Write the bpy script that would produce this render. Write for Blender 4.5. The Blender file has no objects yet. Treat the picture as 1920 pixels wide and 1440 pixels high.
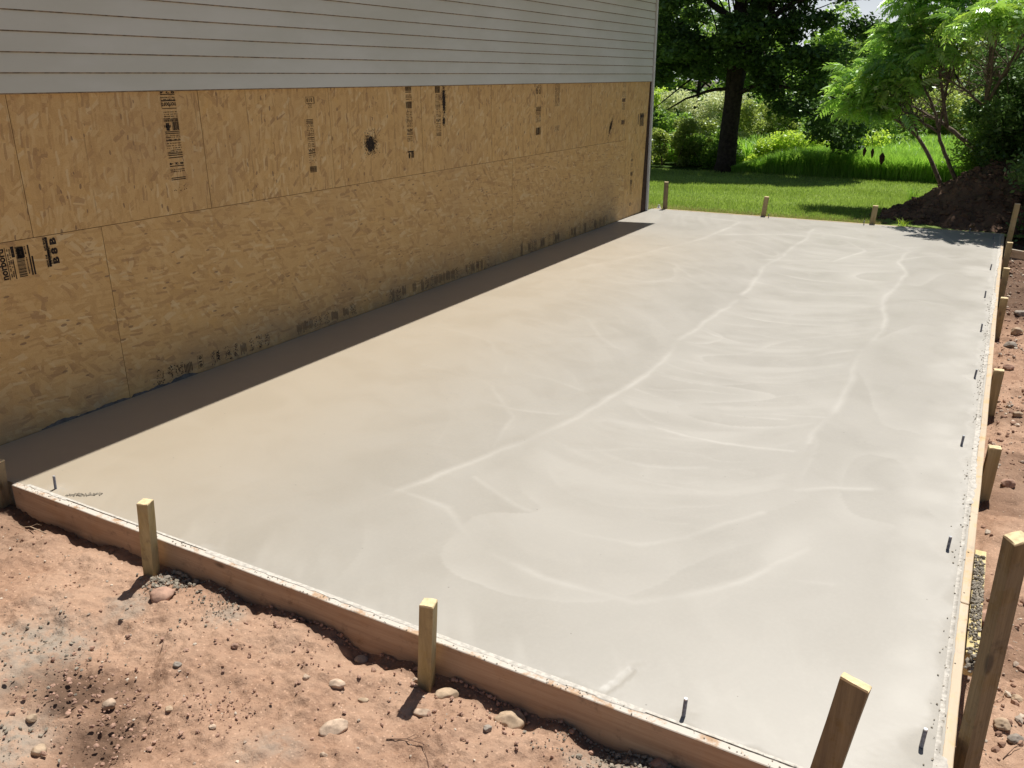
import bpy, math, random
import numpy as np
from mathutils import Vector, Matrix, Euler

S = bpy.context.scene
COL = S.collection
rng = np.random.default_rng(7)
random.seed(7)
R = math.radians

# ------------------------------------------------------------------ camera
yaw, pitch, roll = 0.5168, 0.3499, 0.0041
CAM = Vector((4.6619, 0.0, 1.94))
right = Vector((math.cos(yaw), math.sin(yaw), 0))
fwd = Vector((-math.sin(yaw) * math.cos(pitch), math.cos(yaw) * math.cos(pitch), -math.sin(pitch)))
down = fwd.cross(right)
r2 = math.cos(roll) * right + math.sin(roll) * down
d2 = -math.sin(roll) * right + math.cos(roll) * down
cd = bpy.data.cameras.new('camera')
cam = bpy.data.objects.new('camera', cd)
COL.objects.link(cam)
cd.sensor_width = 36.0
cd.lens = 1578.66 / 1920 * 36.0
cd.clip_start = 0.05
cd.clip_end = 2000
cam.matrix_world = Matrix(((r2.x, -d2.x, -fwd.x, CAM.x), (r2.y, -d2.y, -fwd.y, CAM.y), (r2.z, -d2.z, -fwd.z, CAM.z), (0, 0, 0, 1)))
S.camera = cam

# ------------------------------------------------------------------ world, sun, exposure
SUN_EL, SUN_AZ = 67.0, 2.0          # azimuth: degrees from +Y towards +X
sd = Vector((math.sin(R(SUN_AZ)) * math.cos(R(SUN_EL)), math.cos(R(SUN_AZ)) * math.cos(R(SUN_EL)), math.sin(R(SUN_EL))))
w = bpy.data.worlds.new('World')
S.world = w
w.use_nodes = True
wt = w.node_tree
bg = wt.nodes['Background']
sky = wt.nodes.new('ShaderNodeTexSky')
sky.sky_type = 'NISHITA'
sky.sun_disc = False
sky.sun_elevation = R(SUN_EL)
sky.sun_rotation = R(SUN_AZ)
sky.air_density = 1.0
sky.dust_density = 0.8
# thin bright cloud over a blue sky, everywhere alike
tc = wt.nodes.new('ShaderNodeTexCoord')
cn = wt.nodes.new('ShaderNodeTexNoise')
cn.inputs['Scale'].default_value = 3.0
cn.inputs['Detail'].default_value = 6
cr = wt.nodes.new('ShaderNodeValToRGB')
cr.color_ramp.elements[0].position = 0.68
cr.color_ramp.elements[1].position = 0.86
mx = wt.nodes.new('ShaderNodeMix')
mx.data_type = 'RGBA'
wt.links.new(tc.outputs['Generated'], cn.inputs['Vector'])
wt.links.new(cn.outputs['Fac'], cr.inputs['Fac'])
sx = wt.nodes.new('ShaderNodeSeparateXYZ')
wt.links.new(tc.outputs['Generated'], sx.inputs[0])
hz = wt.nodes.new('ShaderNodeMapRange'); hz.interpolation_type = 'SMOOTHSTEP'
wt.links.new(sx.outputs[2], hz.inputs[0])
hz.inputs[1].default_value = .17; hz.inputs[2].default_value = .02; hz.inputs[3].default_value = 0; hz.inputs[4].default_value = .9
mxm = wt.nodes.new('ShaderNodeMath'); mxm.operation = 'MAXIMUM'
wt.links.new(cr.outputs['Color'], mxm.inputs[0]); wt.links.new(hz.outputs[0], mxm.inputs[1])
wt.links.new(mxm.outputs[0], mx.inputs[0])
wt.links.new(sky.outputs['Color'], mx.inputs[6])
mx.inputs[7].default_value = (14.5, 15.2, 16.4, 1)
wt.links.new(mx.outputs[2], bg.inputs['Color'])
bg.inputs['Strength'].default_value = 0.05
sl = bpy.data.lights.new('sun', 'SUN')
sl.energy = 5.0
sl.angle = R(0.5)
sl.color = (1.0, 0.965, 0.90)
so = bpy.data.objects.new('sun', sl)
COL.objects.link(so)
so.rotation_euler = sd.to_track_quat('Z', 'Y').to_euler()
so.location = (0, 5, 20)
S.view_settings.view_transform = 'Standard'
S.view_settings.look = 'None'
S.view_settings.exposure = 0.22
S.view_settings.gamma = 1
S.view_settings.use_curve_mapping = False
S.cycles.max_bounces = 8
S.cycles.transparent_max_bounces = 8

# ------------------------------------------------------------------ helpers
def tag(o, label=None, cat=None, group=None, kind=None):
    if label: o['label'] = label
    if cat: o['category'] = cat
    if group: o['group'] = group
    if kind: o['kind'] = kind
    return o

def link(o, parent=None):
    COL.objects.link(o)
    if parent is not None:
        o.parent = parent
    return o

def empty(name, loc, rz=0.0):
    o = bpy.data.objects.new(name, None)
    o.location = loc
    o.rotation_euler = (0, 0, rz)
    o.empty_display_size = 0.1
    return link(o)

def npmesh(name, V, F, mats, attrs=None, smooth=False, mi=None):
    V = np.asarray(V, dtype=np.float32); F = np.asarray(F, dtype=np.int32)
    k = F.shape[1]
    me = bpy.data.meshes.new(name)
    me.vertices.add(len(V)); me.vertices.foreach_set('co', V.ravel())
    me.loops.add(F.size); me.loops.foreach_set('vertex_index', F.ravel())
    me.polygons.add(len(F))
    me.polygons.foreach_set('loop_start', np.arange(0, F.size, k, dtype=np.int32))
    me.polygons.foreach_set('loop_total', np.full(len(F), k, dtype=np.int32))
    if mi is not None: me.polygons.foreach_set('material_index', np.asarray(mi, dtype=np.int32))
    me.polygons.foreach_set('use_smooth', np.full(len(F), smooth, dtype=bool))
    for an, av in (attrs or {}).items():
        a = me.attributes.new(an, 'FLOAT', 'POINT')
        a.data.foreach_set('value', np.asarray(av, dtype=np.float32))
    me.update(calc_edges=True)
    for m in (mats if isinstance(mats, (list, tuple)) else [mats]): me.materials.append(m)
    return me

def npobj(name, V, F, mats, parent=None, loc=None, **kw):
    o = bpy.data.objects.new(name, npmesh(name, V, F, mats, **kw))
    if loc is not None: o.location = loc
    return link(o, parent)

def pymesh(name, V, F, mats, smooth=False, mi=None):
    me = bpy.data.meshes.new(name)
    me.from_pydata([tuple(v) for v in V], [], [tuple(f) for f in F])
    for m in (mats if isinstance(mats, (list, tuple)) else [mats]): me.materials.append(m)
    if smooth:
        me.polygons.foreach_set('use_smooth', [True] * len(me.polygons))
    if mi is not None: me.polygons.foreach_set('material_index', mi)
    me.update()
    return me

def pyobj(name, V, F, mats, parent=None, loc=None, **kw):
    o = bpy.data.objects.new(name, pymesh(name, V, F, mats, **kw))
    if loc is not None: o.location = loc
    return link(o, parent)

def boxvf(x0, x1, y0, y1, z0, z1, jit=0.0):
    V = [(x, y, z) for z in (z0, z1) for y in (y0, y1) for x in (x0, x1)]
    V = [tuple(c + random.uniform(-jit, jit) for c in v) for v in V]
    F = [(0, 2, 3, 1), (4, 5, 7, 6), (0, 1, 5, 4), (2, 6, 7, 3), (0, 4, 6, 2), (1, 3, 7, 5)]
    return V, F

def box(name, x0, x1, y0, y1, z0, z1, m, parent=None, loc=None, bevel=0.0, jit=0.0):
    V, F = boxvf(x0, x1, y0, y1, z0, z1, jit)
    o = pyobj(name, V, F, m, parent, loc)
    if bevel > 0:
        b = o.modifiers.new('bevel', 'BEVEL'); b.width = bevel; b.segments = 2
    return o

def hash2(ix, iy, seed):
    h = (ix.astype(np.int64) * 374761393 + iy.astype(np.int64) * 668265263 + seed * 1442695041) & 0x7fffffff
    h = ((h ^ (h >> 13)) * 1274126177) & 0x7fffffff
    h = (h ^ (h >> 16)) & 0x7fffffff
    return (h % 100003) / 100003.0

def vn(x, y, seed=0):
    ix = np.floor(x); iy = np.floor(y); fx = x - ix; fy = y - iy
    fx = fx * fx * fx * (fx * (fx * 6 - 15) + 10); fy = fy * fy * fy * (fy * (fy * 6 - 15) + 10)
    a = hash2(ix, iy, seed); b = hash2(ix + 1, iy, seed); c = hash2(ix, iy + 1, seed); d = hash2(ix + 1, iy + 1, seed)
    return (a * (1 - fx) + b * fx) * (1 - fy) + (c * (1 - fx) + d * fx) * fy - 0.5

def fbm(x, y, seed=0, oct=4, gain=0.5):
    s = 0; a = 1.0
    for i in range(oct):
        s = s + a * vn(x * 2 ** i + 13.7 * i, y * 2 ** i - 7.3 * i, seed + i)
        a *= gain
    return s

def sst(a, b, x):
    t = np.clip((x - a) / (b - a), 0, 1)
    return t * t * (3 - 2 * t)

def pldist(X, Y, pts):
    """distance to a polyline and the side (sign)"""
    best = np.full(X.shape, 1e9); side = np.zeros(X.shape)
    for (ax, ay), (bx, by) in zip(pts[:-1], pts[1:]):
        dx, dy = bx - ax, by - ay
        t = np.clip(((X - ax) * dx + (Y - ay) * dy) / (dx * dx + dy * dy), 0, 1)
        ex = X - (ax + t * dx); ey = Y - (ay + t * dy)
        d = np.hypot(ex, ey); s = np.sign(dx * ey - dy * ex)
        m = d < best
        best = np.where(m, d, best); side = np.where(m, s, side)
    return best, side

def grid(x, y):
    X, Y = np.meshgrid(x, y)
    nx, ny = len(x), len(y)
    i = np.arange(nx * ny).reshape(ny, nx)
    F = np.stack([i[:-1, :-1].ravel(), i[:-1, 1:].ravel(), i[1:, 1:].ravel(), i[1:, :-1].ravel()], 1)
    return X, Y, F

def tube(path, rad, seg=7, cap=True):
    path = [Vector(p) for p in path]
    V, F = [], []
    n = len(path)
    up = Vector((0.3, 0.2, 1)).normalized()
    for i, p in enumerate(path):
        t = (path[min(i + 1, n - 1)] - path[max(i - 1, 0)]).normalized()
        a = t.cross(up)
        if a.length < 0.05: a = t.cross(Vector((1, 0, 0)))
        a.normalize(); b = t.cross(a)
        for k in range(seg):
            th = 2 * math.pi * k / seg
            V.append(p + (a * math.cos(th) + b * math.sin(th)) * rad[i])
    for i in range(n - 1):
        for k in range(seg):
            k2 = (k + 1) % seg
            F.append((i * seg + k, i * seg + k2, (i + 1) * seg + k2, (i + 1) * seg + k))
    if cap:
        F.append(tuple(range(seg))[::-1]); F.append(tuple(range((n - 1) * seg, n * seg)))
    return V, F

def joinvf(parts):
    V, F = [], []
    for v, f in parts:
        o = len(V); V += list(v); F += [tuple(i + o for i in q) for q in f]
    return V, F

# icosahedron
def ico(sub=0):
    t = (1 + 5 ** .5) / 2
    V = [(-1, t, 0), (1, t, 0), (-1, -t, 0), (1, -t, 0), (0, -1, t), (0, 1, t), (0, -1, -t), (0, 1, -t), (t, 0, -1), (t, 0, 1), (-t, 0, -1), (-t, 0, 1)]
    F = [(0, 11, 5), (0, 5, 1), (0, 1, 7), (0, 7, 10), (0, 10, 11), (1, 5, 9), (5, 11, 4), (11, 10, 2), (10, 7, 6), (7, 1, 8), (3, 9, 4), (3, 4, 2), (3, 2, 6), (3, 6, 8), (3, 8, 9), (4, 9, 5), (2, 4, 11), (6, 2, 10), (8, 6, 7), (9, 8, 1)]
    V = [Vector(v).normalized() for v in V]
    for _ in range(sub):
        mid = {}; NF = []
        def m(a, b):
            k = (min(a, b), max(a, b))
            if k not in mid:
                V.append(((V[a] + V[b]) / 2).normalized()); mid[k] = len(V) - 1
            return mid[k]
        for a, b, c in F:
            x, y, z = m(a, b), m(b, c), m(c, a)
            NF += [(a, x, z), (x, b, y), (z, y, c), (x, y, z)]
        F = NF
    return np.array([tuple(v) for v in V]), np.array(F)
ICO0 = ico(0); ICO1 = ico(1); ICO2 = ico(2); ICO3 = ico(3)

def scatter_blobs(C, size, flat=0.7, base=ICO0, jit=0.28, tint=None):
    """many small lumps as one V,F"""
    n = len(C); v0, f0 = base; k = len(v0)
    V = np.repeat(v0[None], n, 0)
    V = V * (1 + rng.uniform(-jit, jit, (n, k, 1)))
    sc = size[:, None] * rng.uniform(0.65, 1.25, (n, 3)); sc[:, 2] *= flat
    V = V * sc[:, None, :]
    a = rng.uniform(0, 2 * np.pi, n); ca, sa = np.cos(a)[:, None], np.sin(a)[:, None]
    V = np.stack([V[..., 0] * ca - V[..., 1] * sa, V[..., 0] * sa + V[..., 1] * ca, V[..., 2]], -1) + C[:, None, :]
    F = (f0[None] + (np.arange(n) * k)[:, None, None]).reshape(-1, 3)
    T = np.repeat((rng.uniform(0, 1, n) if tint is None else tint), k)
    return V.reshape(-1, 3), F, T

# ------------------------------------------------------------------ node DSL
class NT:
    def __init__(s, name):
        s.m = bpy.data.materials.new(name); s.m.use_nodes = True
        s.t = s.m.node_tree; s.t.nodes.clear()
        s.out = s.t.nodes.new('ShaderNodeOutputMaterial')
    def n(s, typ, **kw):
        nd = s.t.nodes.new('ShaderNode' + typ)
        for k, v in kw.items(): setattr(nd, k, v)
        return nd
    def put(s, sock, v):
        if hasattr(v, 'is_output') or isinstance(v, bpy.types.NodeSocket): s.t.links.new(v, sock)
        elif isinstance(v, (tuple, list)) and len(v) == 3 and sock.type == 'RGBA': sock.default_value = (*v, 1)
        else: sock.default_value = v
    def math(s, op, a, b=0.0, c=None, clamp=False):
        nd = s.n('Math', operation=op, use_clamp=clamp); s.put(nd.inputs[0], a); s.put(nd.inputs[1], b)
        if c is not None: s.put(nd.inputs[2], c)
        return nd.outputs[0]
    def mix(s, f, a, b, blend='MIX'):
        nd = s.n('Mix', data_type='RGBA', blend_type=blend); s.put(nd.inputs[0], f); s.put(nd.inputs[6], a); s.put(nd.inputs[7], b)
        return nd.outputs[2]
    def noise(s, vec, scale, detail=4, rough=0.55, out='Fac', dist=0.0, dim='3D'):
        nd = s.n('TexNoise', noise_dimensions=dim); s.put(nd.inputs['Vector'], vec); nd.inputs['Scale'].default_value = scale
        nd.inputs['Detail'].default_value = detail; nd.inputs['Roughness'].default_value = rough; nd.inputs['Distortion'].default_value = dist
        return nd.outputs[out]
    def ramp(s, f, stops):
        nd = s.n('ValToRGB'); s.put(nd.inputs[0], f)
        e = nd.color_ramp.elements
        while len(e) > 1: e.remove(e[-1])
        for i, (p, c) in enumerate(stops):
            x = e[0] if i == 0 else e.new(p)
            x.position = p; x.color = (*c, 1) if isinstance(c, (tuple, list)) else (c, c, c, 1)
        return nd.outputs[0]
    def ss(s, v, a, b):
        nd = s.n('MapRange', interpolation_type='SMOOTHSTEP'); s.put(nd.inputs[0], v); nd.inputs[1].default_value = a; nd.inputs[2].default_value = b
        return nd.outputs[0]
    def pos(s): return s.n('NewGeometry').outputs['Position']
    def obj(s): return s.n('TexCoord').outputs['Object']
    def mapv(s, v, loc=(0, 0, 0), rot=(0, 0, 0), sc=(1, 1, 1)):
        nd = s.n('Mapping'); s.put(nd.inputs[0], v); nd.inputs[1].default_value = loc; nd.inputs[2].default_value = rot; nd.inputs[3].default_value = sc
        return nd.outputs[0]
    def attr(s, name): return s.n('Attribute', attribute_name=name).outputs['Fac']
    def rnd(s): return s.n('ObjectInfo').outputs['Random']
    def bump(s, h, strength, dist, normal=None):
        nd = s.n('Bump'); s.put(nd.inputs['Height'], h); nd.inputs['Strength'].default_value = strength; nd.inputs['Distance'].default_value = dist
        if normal is not None: s.put(nd.inputs['Normal'], normal)
        return nd.outputs[0]
    def bsdf(s, color, rough=0.8, normal=None, spec=0.3, metal=0.0):
        nd = s.n('BsdfPrincipled'); s.put(nd.inputs['Base Color'], color); s.put(nd.inputs['Roughness'], rough)
        s.put(nd.inputs['Specular IOR Level'], spec); nd.inputs['Metallic'].default_value = metal
        if normal is not None: s.put(nd.inputs['Normal'], normal)
        s.t.links.new(nd.outputs[0], s.out.inputs[0])
        return nd

def m_osb(name, vertical):
    t = NT(name)
    sep = t.n('SeparateXYZ'); t.put(sep.inputs[0], t.pos())
    off = t.math('MULTIPLY', t.rnd(), 23.0)
    cb = t.n('CombineXYZ')
    t.put(cb.inputs[0], t.math('ADD', sep.outputs[1], off)); t.put(cb.inputs[1], t.math('ADD', sep.outputs[2], off)); cb.inputs[2].default_value = 0
    P = cb.outputs[0]
    wob = t.noise(P, 9, 2, out='Color')
    Pw = t.n('VectorMath', operation='MULTIPLY_ADD'); t.put(Pw.inputs[0], wob); Pw.inputs[1].default_value = (.03, .03, 0); t.put(Pw.inputs[2], P)
    Pw = Pw.outputs[0]
    big = t.noise(P, 1.3, 4)
    col = t.mix(t.ss(big, .35, .68), (.66, .385, .120), (.74, .455, .160))
    base = R(90) if vertical else 0
    layers = [(0.0, .19, .085), (-.6, .16, .060), (.6, .20, .070), (1.25, .13, .06), (-1.3, .12, .046), (.2, .20, .055), (-.3, .15, .046), (.9, .11, .030), (.05, .11, .018)]
    hgt = None
    for i, (a, L, W) in enumerate(layers):
        mp = t.mapv(Pw, rot=(0, 0, 0), loc=(0, 0, 0))
        rt = t.n('VectorRotate', rotation_type='Z_AXIS'); t.put(rt.inputs['Vector'], mp); rt.inputs['Angle'].default_value = base + a
        sc = t.mapv(rt.outputs[0], loc=(3.1 * i, 1.7 * i, 0), sc=(1 / L, 1 / W, 1))
        v = t.n('TexVoronoi', voronoi_dimensions='2D', distance='CHEBYCHEV'); t.put(v.inputs['Vector'], sc); v.inputs['Scale'].default_value = 1.0
        sp = t.n('SeparateColor'); t.put(sp.inputs[0], v.outputs['Color'])
        mask = t.math('MULTIPLY', t.math('LESS_THAN', v.outputs['Distance'], .42), t.math('GREATER_THAN', sp.outputs[1], .45))
        fl = t.ramp(sp.outputs[0], [(0.0, (.28, .13, .045)), (.07, (.46, .24, .075)), (.2, (.58, .33, .100)), (.5, (.70, .415, .140)), (.8, (.76, .475, .180)), (.93, (.82, .56, .25)), (1.0, (.86, .66, .36))])
        grain = t.noise(t.mapv(rt.outputs[0], sc=(14, 160, 1)), 1.0, 2)
        fl = t.mix(.22, fl, t.ramp(grain, [(.3, (.40, .23, .08)), (.7, (.70, .48, .21))]), 'MIX')
        col = t.mix(t.math('MULTIPLY', mask, .76), col, fl)
        if i in (3, 4, 7):
            h = t.math('MULTIPLY', mask, sp.outputs[2]); hgt = h if hgt is None else t.math('ADD', hgt, h)
    # little dark bark chips and slivers
    v = t.n('TexVoronoi', voronoi_dimensions='2D'); t.put(v.inputs['Vector'], t.mapv(Pw, rot=(0, 0, .35), sc=((26, 11, 1) if vertical else (10, 27, 1)))); v.inputs['Scale'].default_value = 1
    sp = t.n('SeparateColor'); t.put(sp.inputs[0], v.outputs['Color'])
    chip = t.math('MULTIPLY', t.math('LESS_THAN', v.outputs['Distance'], t.math('MULTIPLY', sp.outputs[1], .20)), t.math('GREATER_THAN', sp.outputs[0], .84))
    col = t.mix(t.math('MULTIPLY', chip, .75), col, (.115, .055, .03))
    # stud / sheet lines chalked yellow brown
    sy = t.n('SeparateXYZ'); t.put(sy.inputs[0], t.obj())
    fr = t.math('ABSOLUTE', t.math('SUBTRACT', t.math('FRACT', t.math('DIVIDE', sy.outputs[1], .4133)), .5))
    ln = t.math('MULTIPLY', t.ss(t.math('SUBTRACT', .5, fr), .012, .003), t.ss(t.noise(t.pos(), 3.2, 3), .42, .66))
    if vertical:
        col = t.mix(t.math('MULTIPLY', ln, .55), col, (.16, .09, .02))
    # dusty pale and grimy zones, concrete dust close to the slab
    dz = t.ss(sep.outputs[2], .42, .0)
    dust = t.math('MULTIPLY', dz, t.ss(t.noise(t.pos(), 2.6, 5, .65), .28, .75))
    col = t.mix(t.math('MULTIPLY', dust, .62), col, (.20, .165, .125))
    st = t.ss(t.noise(t.pos(), .9, 3), .5, .75)
    col = t.mix(t.math('MULTIPLY', st, .30), col, (.42, .26, .125))
    col = t.mix(t.math('MULTIPLY', t.math('FRACT', t.math('MULTIPLY', t.rnd(), 7.3)), .22), col, (.46, .27, .10))
    fine = t.noise(P, 140, 3, .7)
    col = t.mix(.22, col, t.ramp(fine, [(.25, (.18, .10, .05)), (.75, (.66, .50, .32))]), 'MIX')
    nrm = t.bump(t.math('ADD', t.math('MULTIPLY', hgt, .6), t.math('MULTIPLY', fine, .4)), .35, .002)
    t.bsdf(col, .62, nrm, .25)
    return t.m

def m_wood(name, c0, c1, c2, axis, scale=1.0, dirt=None, knots=True, spec=.2):
    """plain sawn timber; axis = index of grain direction in object space"""
    t = NT(name)
    o = t.obj()
    off = t.n('VectorMath', operation='ADD'); t.put(off.inputs[0], o)
    cb = t.n('CombineXYZ'); r = t.math('MULTIPLY', t.rnd(), 31.0)
    for i in range(3): t.put(cb.inputs[i], r)
    t.put(off.inputs[1], cb.outputs[0]); P = off.outputs[0]
    sc = [26 * scale] * 3; sc[axis] = 1.1 * scale
    g = t.noise(t.mapv(P, sc=tuple(sc)), 1.0, 5, .6, dist=.6)
    sc2 = [180 * scale] * 3; sc2[axis] = 7 * scale
    g2 = t.noise(t.mapv(P, sc=tuple(sc2)), 1.0, 3, .6)
    col = t.ramp(t.math('ADD', t.math('MULTIPLY', g, .7), t.math('MULTIPLY', g2, .3)), [(.28, c0), (.5, c1), (.72, c2)])
    if knots:
        sc3 = [9.0] * 3; sc3[axis] = 3.2
        v = t.n('TexVoronoi'); t.put(v.inputs['Vector'], t.mapv(P, sc=tuple(sc3))); v.inputs['Scale'].default_value = 1
        sp = t.n('SeparateColor'); t.put(sp.inputs[0], v.outputs['Color'])
        k = t.math('MULTIPLY', t.ss(v.outputs['Distance'], .16, .07), t.math('GREATER_THAN', sp.outputs[0], .55))
        col = t.mix(t.math('MULTIPLY', k, .8), col, tuple(.32 * c for c in c0))
    n1 = t.noise(P, 14, 5, .7)
    col = t.mix(t.math('MULTIPLY', t.ss(n1, .55, .72), .55), col, tuple(.45 * c for c in c0))
    if dirt is not None:
        dc, amt, topz = dirt
        n2 = t.noise(P, 9, 6, .72)
        sep = t.n('SeparateXYZ'); t.put(sep.inputs[0], t.n('NewGeometry').outputs['Normal'])
        up = t.ss(sep.outputs[2], .3, .9)
        f = t.math('MULTIPLY', t.ss(n2, .38, .52), t.math('ADD', t.math('MULTIPLY', up, topz), amt), clamp=True)
        col = t.mix(f, col, dc)
    t.bsdf(col, .75, t.bump(t.math('ADD', g, g2), .3, .002), spec)
    return t.m

def m_plain(name, c, rough=.7, var=.12, scale=12, spec=.3, metal=0.0, bump=0.0):
    t = NT(name)
    n = t.noise(t.pos(), scale, 4, .6)
    col = t.mix(t.ss(n, .3, .7), tuple(x * (1 - var) for x in c), tuple(min(1, x * (1 + var)) for x in c))
    t.bsdf(col, rough, t.bump(n, bump, .004) if bump else None, spec, metal)
    return t.m

def m_leaf(name, c0, c1, transl=.45, gloss=.06, trc=None):
    t = NT(name)
    a = t.attr('tint')
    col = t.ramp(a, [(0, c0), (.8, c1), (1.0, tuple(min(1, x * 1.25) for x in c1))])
    d = t.n('BsdfDiffuse'); t.put(d.inputs[0], col)
    tr = t.n('BsdfTranslucent'); t.put(tr.inputs[0], t.mix(.5, col, trc or tuple(min(1, x * y) for x, y in zip(c1, (1.6, 1.7, .7)))))
    mxs = t.n('MixShader'); mxs.inputs[0].default_value = transl
    t.t.links.new(d.outputs[0], mxs.inputs[1]); t.t.links.new(tr.outputs[0], mxs.inputs[2])
    g = t.n('BsdfGlossy'); g.inputs['Roughness'].default_value = .38; g.inputs[0].default_value = (.8, .9, .8, 1)
    m2 = t.n('MixShader'); m2.inputs[0].default_value = gloss
    t.t.links.new(mxs.outputs[0], m2.inputs[1]); t.t.links.new(g.outputs[0], m2.inputs[2])
    t.t.links.new(m2.outputs[0], t.out.inputs[0])
    return t.m

def m_soil(name, base, pale, dark, grey=(.335, .285, .23)):
    t = NT(name)
    P = t.pos()
    n1 = t.noise(P, 2.3, 6, .62); n2 = t.noise(P, 17, 6, .7); n3 = t.noise(P, 95, 4, .7)
    col = t.mix(t.ss(n1, .36, .66), base, pale)
    col = t.mix(t.math('MULTIPLY', t.ss(n2, .50, .68), .55), col, dark)
    col = t.mix(t.math('MULTIPLY', t.ss(n3, .30, .75), .40), col, tuple(min(1, c * 1.35) for c in pale))
    v = t.n('TexVoronoi'); t.put(v.inputs['Vector'], P); v.inputs['Scale'].default_value = 75
    sp = t.n('SeparateColor'); t.put(sp.inputs[0], v.outputs['Color'])
    grit = t.math('MULTIPLY', t.math('LESS_THAN', v.outputs['Distance'], .30), t.math('GREATER_THAN', sp.outputs[0], .80))
    col = t.mix(t.math('MULTIPLY', grit, .6), col, tuple(min(1, c * 1.5) for c in pale))
    g = t.attr('grey'); w_ = t.attr('wet')
    col = t.mix(t.math('MULTIPLY', g, t.ss(n2, .30, .60), clamp=True), col, grey)
    col = t.mix(t.math('MULTIPLY', w_, .80, clamp=True), col, tuple(c * .38 for c in dark))
    h = t.math('ADD', t.math('MULTIPLY', n2, .6), t.math('MULTIPLY', n3, .35))
    t.bsdf(col, .9, t.bump(h, .85, .018), .12)
    return t.m

M = {}
M['osb_h'] = m_osb('osb_horizontal', False)
M['osb_v'] = m_osb('osb_vertical', True)
M['osb_edge'] = m_plain('osb_edge', (.19, .11, .03), .9, .4, 30)
M['wall_core'] = m_plain('wall_core', (.06, .035, .018), .9)
# vinyl siding: off white, a little mildew and dust
t = NT('vinyl_siding')
n = t.noise(t.mapv(t.pos(), sc=(1, .35, 1)), 2.4, 5, .6); n2 = t.noise(t.mapv(t.pos(), sc=(1, 1, 6)), 30, 4, .7)
c_ = t.mix(t.ss(n, .35, .7), (.555, .545, .465), (.62, .61, .54))
c_ = t.mix(t.math('MULTIPLY', t.ss(n2, .6, .78), .25), c_, (.27, .26, .21))
t.bsdf(c_, .5, t.bump(t.noise(t.mapv(t.pos(), sc=(1, 3, 40)), 6, 3), .12, .002), .3)
M['siding'] = t.m
M['siding_shadow_lip'] = m_plain('siding_shadow_lip', (.20, .15, .095), .9, .5, 25)  # shadow line under each course painted as a dirty tan lip
M['trim'] = m_plain('white_trim', (.58, .57, .54), .5, .06, 8)
M['rot'] = m_plain('dark_rotten_wood', (.050, .028, .018), .9, .5, 22, bump=.6)
M['roof'] = m_plain('roof_shingle', (.10, .09, .085), .9, .3, 20)
t = NT('stamp_ink')
inkn = t.ss(t.noise(t.pos(), 95, 3, .8), .34, .52)
t.bsdf(t.mix(inkn, (.10, .065, .038), (.020, .016, .014)), .8, None, .15)
M['ink'] = t.m
M['ink_faint'] = m_plain('stamp_ink_faded', (.11, .078, .055), .85, .5, 80)
M['splash'] = m_plain('concrete_splash', (.105, .10, .088), .85, .35, 25, bump=.8)

# wet trowelled concrete, pattern from attributes on the slab mesh
t = NT('fresh_concrete')
P = t.pos()
lai = t.attr('laitance'); crumb = t.attr('crumb'); wall_reflect_tint = t.attr('wet')
n1 = t.noise(P, 1.1, 4); cbv = t.n('CombineXYZ'); t.put(cbv.inputs[0], t.attr('au')); t.put(cbv.inputs[1], t.attr('av')); AV = cbv.outputs[0]; n2 = t.noise(t.mapv(AV, sc=(.8, 4.5, 1)), 3.0, 3, .5, dist=.2); n3 = t.noise(P, 60, 4, .7); n4 = t.noise(t.mapv(AV, sc=(2, 16, 1)), 6, 4, .7); n5 = t.noise(t.mapv(AV, sc=(.5, 1.1, 1)), 1.6, 5, .6, dist=.8)
base = t.mix(t.ss(n1, .3, .7), (.312, .285, .240), (.345, .317, .270))
col = t.mix(t.math('MULTIPLY', t.math('MULTIPLY', t.ss(n2, .44, .66), .025), t.math('SUBTRACT', 1.0, wall_reflect_tint)), base, (.43, .405, .36))
col = t.mix(t.math('MULTIPLY', t.math('MULTIPLY', t.ss(n5, .49, .56), .13), t.math('SUBTRACT', 1.0, wall_reflect_tint)), col, (.285, .262, .222))
col = t.mix(t.math('MULTIPLY', t.ss(n3, .35, .75), .13), col, (.44, .41, .36))
n6 = t.noise(P, 2.2, 6, .62, dist=.9)
col = t.mix(t.math('MULTIPLY', t.ss(n6, .47, .62), .22), col, (.275, .252, .215))
n7 = t.noise(P, 240, 2, .6)
col = t.mix(t.math('MULTIPLY', t.ss(n7, .60, .75), .25), col, (.22, .20, .17))
col = t.mix(t.math('MULTIPLY', lai, .80), col, (.475, .445, .392))
col = t.mix(t.math('MULTIPLY', t.ss(n4, .5, .8), .012), col, (.26, .24, .205))
col = t.mix(t.math('MULTIPLY', wall_reflect_tint, .70), col, (.40, .325, .225))  # warm reflection of the sheathing painted into the concrete colour
col = t.mix(t.math('MULTIPLY', crumb, t.ss(n3, .46, .66)), col, (.33, .305, .265))
# pits and grit here and there
v = t.n('TexVoronoi'); t.put(v.inputs['Vector'], P); v.inputs['Scale'].default_value = 16
sp = t.n('SeparateColor'); t.put(sp.inputs[0], v.outputs['Color'])
pit = t.math('MULTIPLY', t.math('LESS_THAN', v.outputs['Distance'], .055), t.math('GREATER_THAN', sp.outputs[0], .86))
col = t.mix(t.math('MULTIPLY', pit, .7), col, (.13, .115, .09))
rough = t.math('ADD', t.math('MULTIPLY', t.ss(n6, .35, .65), .07), t.math('ADD', .44, t.math('ADD', t.math('MULTIPLY', lai, .06), t.math('MULTIPLY', crumb, .3))))
h = t.math('ADD', t.math('MULTIPLY', n3, .12), t.math('MULTIPLY', t.math('MULTIPLY', n3, crumb), 2.5))
t.bsdf(col, rough, t.bump(h, .045, .006), 1.0)
M['concrete'] = t.m
M['crumb'] = m_plain('concrete_crumb', (.27, .235, .185), .9, .4, 60)
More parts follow.
